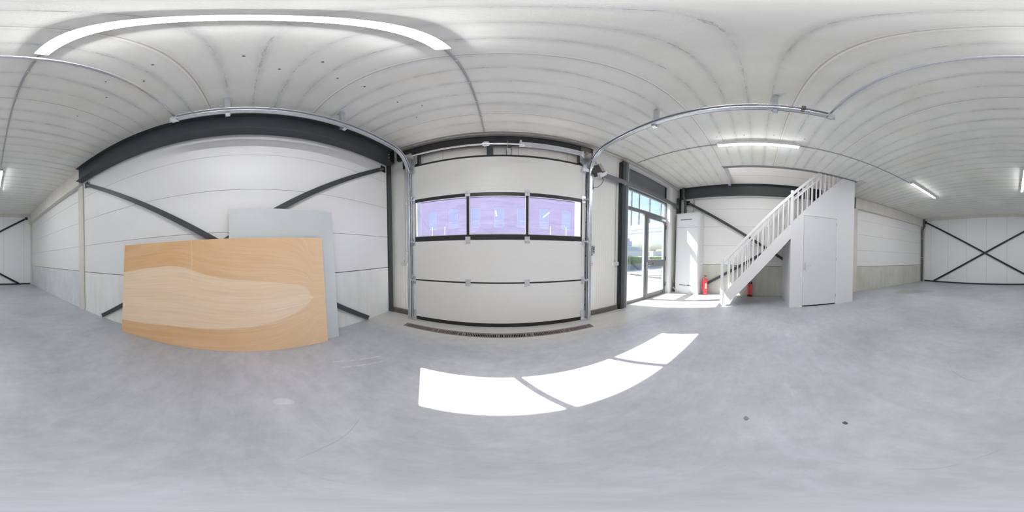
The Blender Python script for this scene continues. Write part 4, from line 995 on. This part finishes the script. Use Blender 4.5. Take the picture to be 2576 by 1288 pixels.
part('lever', MB().tube([(CXF - 0.01, -1.172, 1.055), (CXF - 0.055, -1.172, 1.055), (CXF - 0.060, -1.185, 1.055), (CXF - 0.060, -1.30, 1.055)], 0.009, 10), 'galv_bright', dl_, 0, True)
for z in (0.25, 1.22, 2.16):
    part('hinge', MB().cyl((CXF - 0.014, DYb + 0.046, z - 0.045), (CXF - 0.014, DYb + 0.046, z + 0.045), 0.008, 10), 'galv_bright', dl_, 0, True)
part('gap_shade_strip', MB().box(CXF + 0.036, CXF + 0.05, DYb + 0.05, DYa - 0.05, 0.0, 0.034), 'trench', cl)  # black strip set in as the shade under the closet door
part('socket', MB().box(CXF + 0.3, CXF + 0.36, yb_ - 0.02, yb_, 0.9, 1.0), 'white', cl, 0.003)

# edge trims of the stair opening
t = MB(); t.box(OX0 - 0.085, OX0, OY0 - 0.12, OY1 + 0.02, H - 0.014, H - 0.001); t.box(OX0 - 0.002, OX0 + 0.006, OY0, OY1, H - 0.012, H + 0.10)
single('opening_edge_angle', t, 'angle_grey', 'grey steel angle edging the long side of the stair opening', 'steel angle', bevel=0.002)
t = MB(); t.box(OX0 + 0.006, OX0 + 0.012, OY0, OY1, H + 0.09, H + SLAB); struct('trim_6', t, 'white_panel', 'white board lining the long side of the stair opening')
t = MB(); t.box(OX0 - 0.06, XR - 0.02, OY1 - 0.01, OY1 + 0.075, H - 0.02, H - 0.001); t.box(OX0, XR - 0.01, OY1 - 0.02, OY1 - 0.002, H - 0.02, H + SLAB)
single('opening_end_board', t, 'white', 'white board across the front end of the stair opening', 'board', 'boards at the ends of the stair opening', bevel=0.003)
t = MB(); t.box(OX0 - 0.20, XR - 0.15, OY0 - 0.22, OY0 + 0.01, H - 0.022, H - 0.001)
single('opening_end_board', t, 'cast', 'white board at the rear end of the stair opening behind the closet', 'board', 'boards at the ends of the stair opening', bevel=0.003)
t = MB(); t.box(4.945, 4.962, -3.395, -3.335, 3.18, 3.60)
single('steel_strip', t, 'grey_steel', 'short upright grey steel strip behind the closet corner under the ceiling', 'strip', bevel=0.002)

# ------------------------------------------------------------------ floor drain
dr_ = thing('floor_drain', 'long slotted iron drain grate in the floor before the overhead door', 'drain', (-0.045, 2.23, 0))
part('trench', MB().box(DX0, DX1, DY0, DY1, -0.10, -0.095).box(DX0, DX0 + 0.006, DY0, DY1, -0.10, -0.002).box(DX1 - 0.006, DX1, DY0, DY1, -0.10, -0.002).box(DX0, DX1, DY0, DY0 + 0.004, -0.10, -0.002).box(DX0, DX1, DY1 - 0.004, DY1, -0.10, -0.002), 'trench', dr_)
ng = 6; gw = (DX1 - DX0 - 0.02) / ng
for k in range(ng):
    a = DX0 + 0.01 + k * gw + 0.002; b_ = a + gw - 0.004; g = MB(); z0, z1 = -0.016, 0.0
    g.box(a, b_, DY0 + 0.005, DY0 + 0.022, z0, z1); g.box(a, b_, DY1 - 0.022, DY1 - 0.005, z0, z1)
    solid = (0.0, 0.16, 0.84, 1.0)
    nb = 20; pitch = (b_ - a) / nb
    for j in range(nb):
        x = a + j * pitch
        wide = j in (0, 19) or (j in (3, 16) and k % 2 == 1)
        g.box(x, x + (pitch * 0.90 if wide else pitch * 0.40), DY0 + 0.018, DY1 - 0.018, z0, z1)
    part('grate', g, 'iron', dr_)
part('rim', MB().box(DX0, DX1, DY0 - 0.004, DY0 + 0.005, -0.02, 0.0015).box(DX0, DX1, DY1 - 0.005, DY1 + 0.004, -0.02, 0.0015), 'iron', dr_)

# ------------------------------------------------------------------ leaning sheets
def sheet(name, base0, base1, top_dx, h, th, mats, label, cat):
    """rectangular board standing on edge base0-base1 and leaning by top_dx toward -x"""
    b0 = Vector(base0); b1 = Vector(base1); u = (b1 - b0); Lg = u.length; u.normalize()
    nrm_h = Vector((u.y, -u.x, 0))                      # toward the room
    tilt = math.asin(top_dx / h)
    up = (Vector((0, 0, 1)) * math.cos(tilt) - nrm_h * math.sin(tilt)); n = u.cross(up)
    if n.x < 0: n = -n
    m_ = MB(); m_.add([(0, 0, 0), (0, Lg, 0), (0, Lg, h), (0, 0, h)], [(0, 1, 2, 3)]); m_.cur = 1
    m_.add([(-th, 0, 0), (-th, Lg, 0), (-th, Lg, h), (-th, 0, h)], [(3, 2, 1, 0)])
    m_.add([(0, 0, 0), (0, Lg, 0), (0, Lg, h), (0, 0, h), (-th, 0, 0), (-th, Lg, 0), (-th, Lg, h), (-th, 0, h)], [(0, 4, 5, 1), (1, 5, 6, 2), (2, 6, 7, 3), (3, 7, 4, 0)])
    me = D.meshes.new(name); me.from_pydata([tuple(p) for p in m_.v], [], m_.f)
    for q in mats: me.materials.append(M[q])
    for p, i in zip(me.polygons, m_.mi): p.material_index = i
    ob = D.objects.new(name, me); COL.objects.link(ob)
    ob.matrix_world = Matrix(((n.x, u.x, up.x, b0.x), (n.y, u.y, up.y, b0.y), (n.z, u.z, up.z, b0.z + th * abs(n.z) + 0.0005), (0, 0, 0, 1)))
    return tag(ob, label, cat)
sheet('plywood_sheet', (-1.925, -1.850, 0), (-1.870, 1.018, 0), 0.115, PLYH, 0.018, ['ply', 'board_edge'], 'large orange plywood sheet with a pale tongue figure leaning on the left wall', 'plywood sheet')
sheet('grey_board_sheet', (-1.955, -0.20, 0), (-1.922, 1.222, 0), 0.135, 1.885, 0.012, ['grey_board', 'board_edge'], 'pale grey board leaning behind the plywood sheet', 'board')

# ------------------------------------------------------------------ downpipe in the back corner
r = thing('downpipe', 'dark grey plastic downpipe with an offset bend in the right back corner', 'downpipe', (5.03, -8.05, 0))
PY = -8.06
part('pipe', MB().tube([(4.905, PY, H), (4.905, PY, 3.25), (4.915, PY, 3.20), (5.02, PY, 3.00), (5.032, PY, 2.95), (5.032, PY, 2.90), (5.032, PY, 0.0)], 0.055, 18), 'pipe', r, 0, True)
for z in (2.94, 3.22): part('pipe_socket', MB().cyl((5.032 if z < 3 else 4.905, PY, z - 0.06), (5.032 if z < 3 else 4.905, PY, z + 0.02), 0.061, 18), 'pipe', r, 0, True)
for z in (1.36, 2.47): part('pipe_clamp', MB().cyl((5.032, PY, z - 0.014), (5.032, PY, z + 0.014), 0.060, 18).box(5.05, XR, PY - 0.01, PY + 0.01, z - 0.01, z + 0.01), 'galv_bright', r, 0, True)

# small litter on the floor
for (x, y, a, lab) in ((0.659, -0.427, 0.3, 'dark crumb of debris on the bare floor, farther from the entrance'), (0.816, 0.025, 1.2, 'dark flake of debris on the bare floor, nearer the entrance')):
    m_ = MB(); rr = random.Random(int(a * 10)); pts = [(0.013 * (0.6 + rr.random()) * math.cos(k) * 1.4, 0.013 * (0.5 + rr.random()) * math.sin(k)) for k in (0, 0.9, 1.8, 2.7, 3.6, 4.5, 5.4)]
    m_.prism([(x + p, y + q) for p, q in pts], 2, 0, 0.006)
    single('debris_crumb', m_, 'pipe', lab, 'debris', 'crumbs on the floor')

# ------------------------------------------------------------------ outside
t = MB(); t.box(-30, 60, 3.0, 7.7, -0.30, -0.02); struct('ground_paving', t, 'pave', 'pale block paving outside')
t = MB(); t.box(-30, 60, 7.7, 11.2, -0.30, -0.025); struct('ground_shadow_strip', t, 'paving_shadow', 'blue grey strip outside, a shadow painted on the ground')  # shadow outside laid as a darker strip of ground
t = MB(); t.box(-80, 120, 11.2, 140, -0.32, -0.03); struct('ground_verge', t, 'grass', 'pale verge outside')
# canopy frame with slats right of the entrance
r = thing('canopy_frame', 'slatted canopy frame projecting outside beyond the glass door', 'canopy', (5.9, 6, -0.02))
part('fascia', MB().box(5.90, 6.02, 3.1, 9.0, 2.43, 2.66), 'far_white', r, 0.005)
part('lower_rod', MB().box(5.92, 5.96, 3.1, 9.0, 2.235, 2.262), 'grey_steel', r)
part('upper_beam', MB().box(5.90, 6.02, 3.1, 9.0, 5.6, 5.8), 'far_white', r, 0.005)
for y in (3.45, 4.04, 4.67, 5.32, 5.84, 6.5, 7.2): part('slat', MB().box(5.92, 6.0, y - 0.03, y + 0.03, 2.66, 5.6), 'grey_steel', r)
part('post', MB().box(5.9, 6.02, 8.88, 9.0, -0.02, 5.6), 'grey_steel', r, 0.003)
part('post', MB().box(5.9, 6.02, 3.02, 3.1, -0.02, 5.6), 'grey_steel', r, 0.003)
# hedge
def foliage(c, sx, sy, sz, n, size, seed):
    rr = random.Random(seed); m_ = MB()
    for k in range(n):
        while True:
            p = Vector((rr.uniform(-1, 1), rr.uniform(-1, 1), rr.uniform(-1, 1)))
            if sx > 3 * sy or p.length < 1: break
        q = Vector(c) + Vector((p.x * sx, p.y * sy, p.z * sz))
        a = Vector((rr.uniform(-1, 1), rr.uniform(-1, 1), rr.uniform(-1, 1))).normalized(); b_ = a.orthogonal().normalized(); s_ = size * rr.uniform(0.6, 1.3)
        m_.add([q - a * s_, q + b_ * s_ * 0.6, q + a * s_, q - b_ * s_ * 0.6], [(0, 1, 2, 3)])
    return m_
hx0 = 14.5
hm_ = foliage((22.0, 14.6, 0.42), 9.0, 0.5, 0.45, 5200, 0.085, 3); hm_.box(13.0, 31.0, 14.2, 15.0, -0.03, 0.78)
single('hedge', hm_, 'hedge', 'clipped green hedge beyond the painted shadow strip', 'hedge')
# low buildings and tower far away
def bld(x0, x1, y0, y1, z1, mat, label, extra=None):
    r = thing('far_building', label, 'building', ((x0 + x1) / 2, (y0 + y1) / 2, -0.03), 'far industrial buildings')
    part('walls', MB().box(x0, x1, y0, y1, -0.03, z1), mat, r)
    part('roof_edge', MB().box(x0 - 0.2, x1 + 0.2, y0 - 0.2, y1 + 0.2, z1, z1 + 0.25), 'far_white', r)
    return r
b1 = bld(51, 60, 52, 58, 4.1, 'far_blue', 'distant blue grey building with a stepped tower and mast')
part('tower', MB().box(52.4, 55.8, 54, 57, 4.1, 7.0), 'far_blue', b1); part('tower_top', MB().box(53.2, 54.8, 54.5, 56, 7.0, 8.2), 'far_blue', b1)
part('mast', MB().cyl((54.0, 55, 8.2), (54.0, 55, 11.2), 0.09, 6), 'grey_steel', b1)
bld(62, 84, 46, 50, 2.2, 'far_white', 'distant long low white building')
bld(32, 44, 34, 38, 1.6, 'far_white', 'distant low white shed')
for k, wh in enumerate(('leftmost', 'second from left', 'third from left', 'fourth from left', 'rightmost')):
    x = 70 + k * 8.0; y = 66 - k * 3.6
    m_ = foliage((x, y, 2.7), 3.2, 2.0, 1.6, 520, 0.30, 20 + k)
    tr2 = thing('far_tree', 'distant pale green tree, %s of the tree line' % wh, 'tree', (x, y, -0.03), 'trees of the far tree line')
    part('crown', m_, 'tree', tr2); part('trunk', MB().cyl((x, y, -0.03), (x, y, 2.6), 0.18, 6), 'board_edge', tr2)
# brick building opposite the overhead door
bb = thing('brick_building', 'purple brick building with tall windows opposite the overhead door', 'building', (-0.2, 16, -0.03))
WX = [(-7.61, -6.65), (-5.31, -4.31), (-2.99, -2.04), (-0.67, 0.31), (1.59, 2.55), (3.86, 4.90), (6.26, 7.33)]
wall = MB(); x = -14.0
edges = []
wz0, wz1 = 3.70, 5.80
for a, b_ in WX:
    wall.box(x, a, 16, 16.35, -0.03, 9.5); wall.box(a, b_, 16, 16.35, -0.03, wz0); wall.box(a, b_, 16, 16.35, wz1, 9.5); x = b_
wall.box(x, 13.0, 16, 16.35, -0.03, 9.5); wall.box(-14.0, 13.0, 16.6, 20, -0.03, 9.5)
part('brick_wall', wall, 'brick', bb)
for i, (a, b_) in enumerate(WX):
    wn = MB(); z0, z1 = wz0, wz1
    wn.box(a, a + 0.07, 16.08, 16.15, z0, z1).box(b_ - 0.07, b_, 16.08, 16.15, z0, z1).box(a, b_, 16.08, 16.15, z0, z0 + 0.07).box(a, b_, 16.08, 16.15, z1 - 0.07, z1).box(a, b_, 16.08, 16.15, z0 + 0.62, z0 + 0.68)
    wp = part('window', wn, 'frame_grey', bb)
    part('pane', MB().box(a + 0.07, b_ - 0.07, 16.11, 16.12, z0 + 0.07, z1 - 0.07), 'far_glass', wp)
for x in (-7.0, -5.6, 4.9, 6.6):
    part('downpipe', MB().cyl((x, 15.7, -0.03), (x, 15.7, 3.9), 0.05, 8), 'far_white', bb)
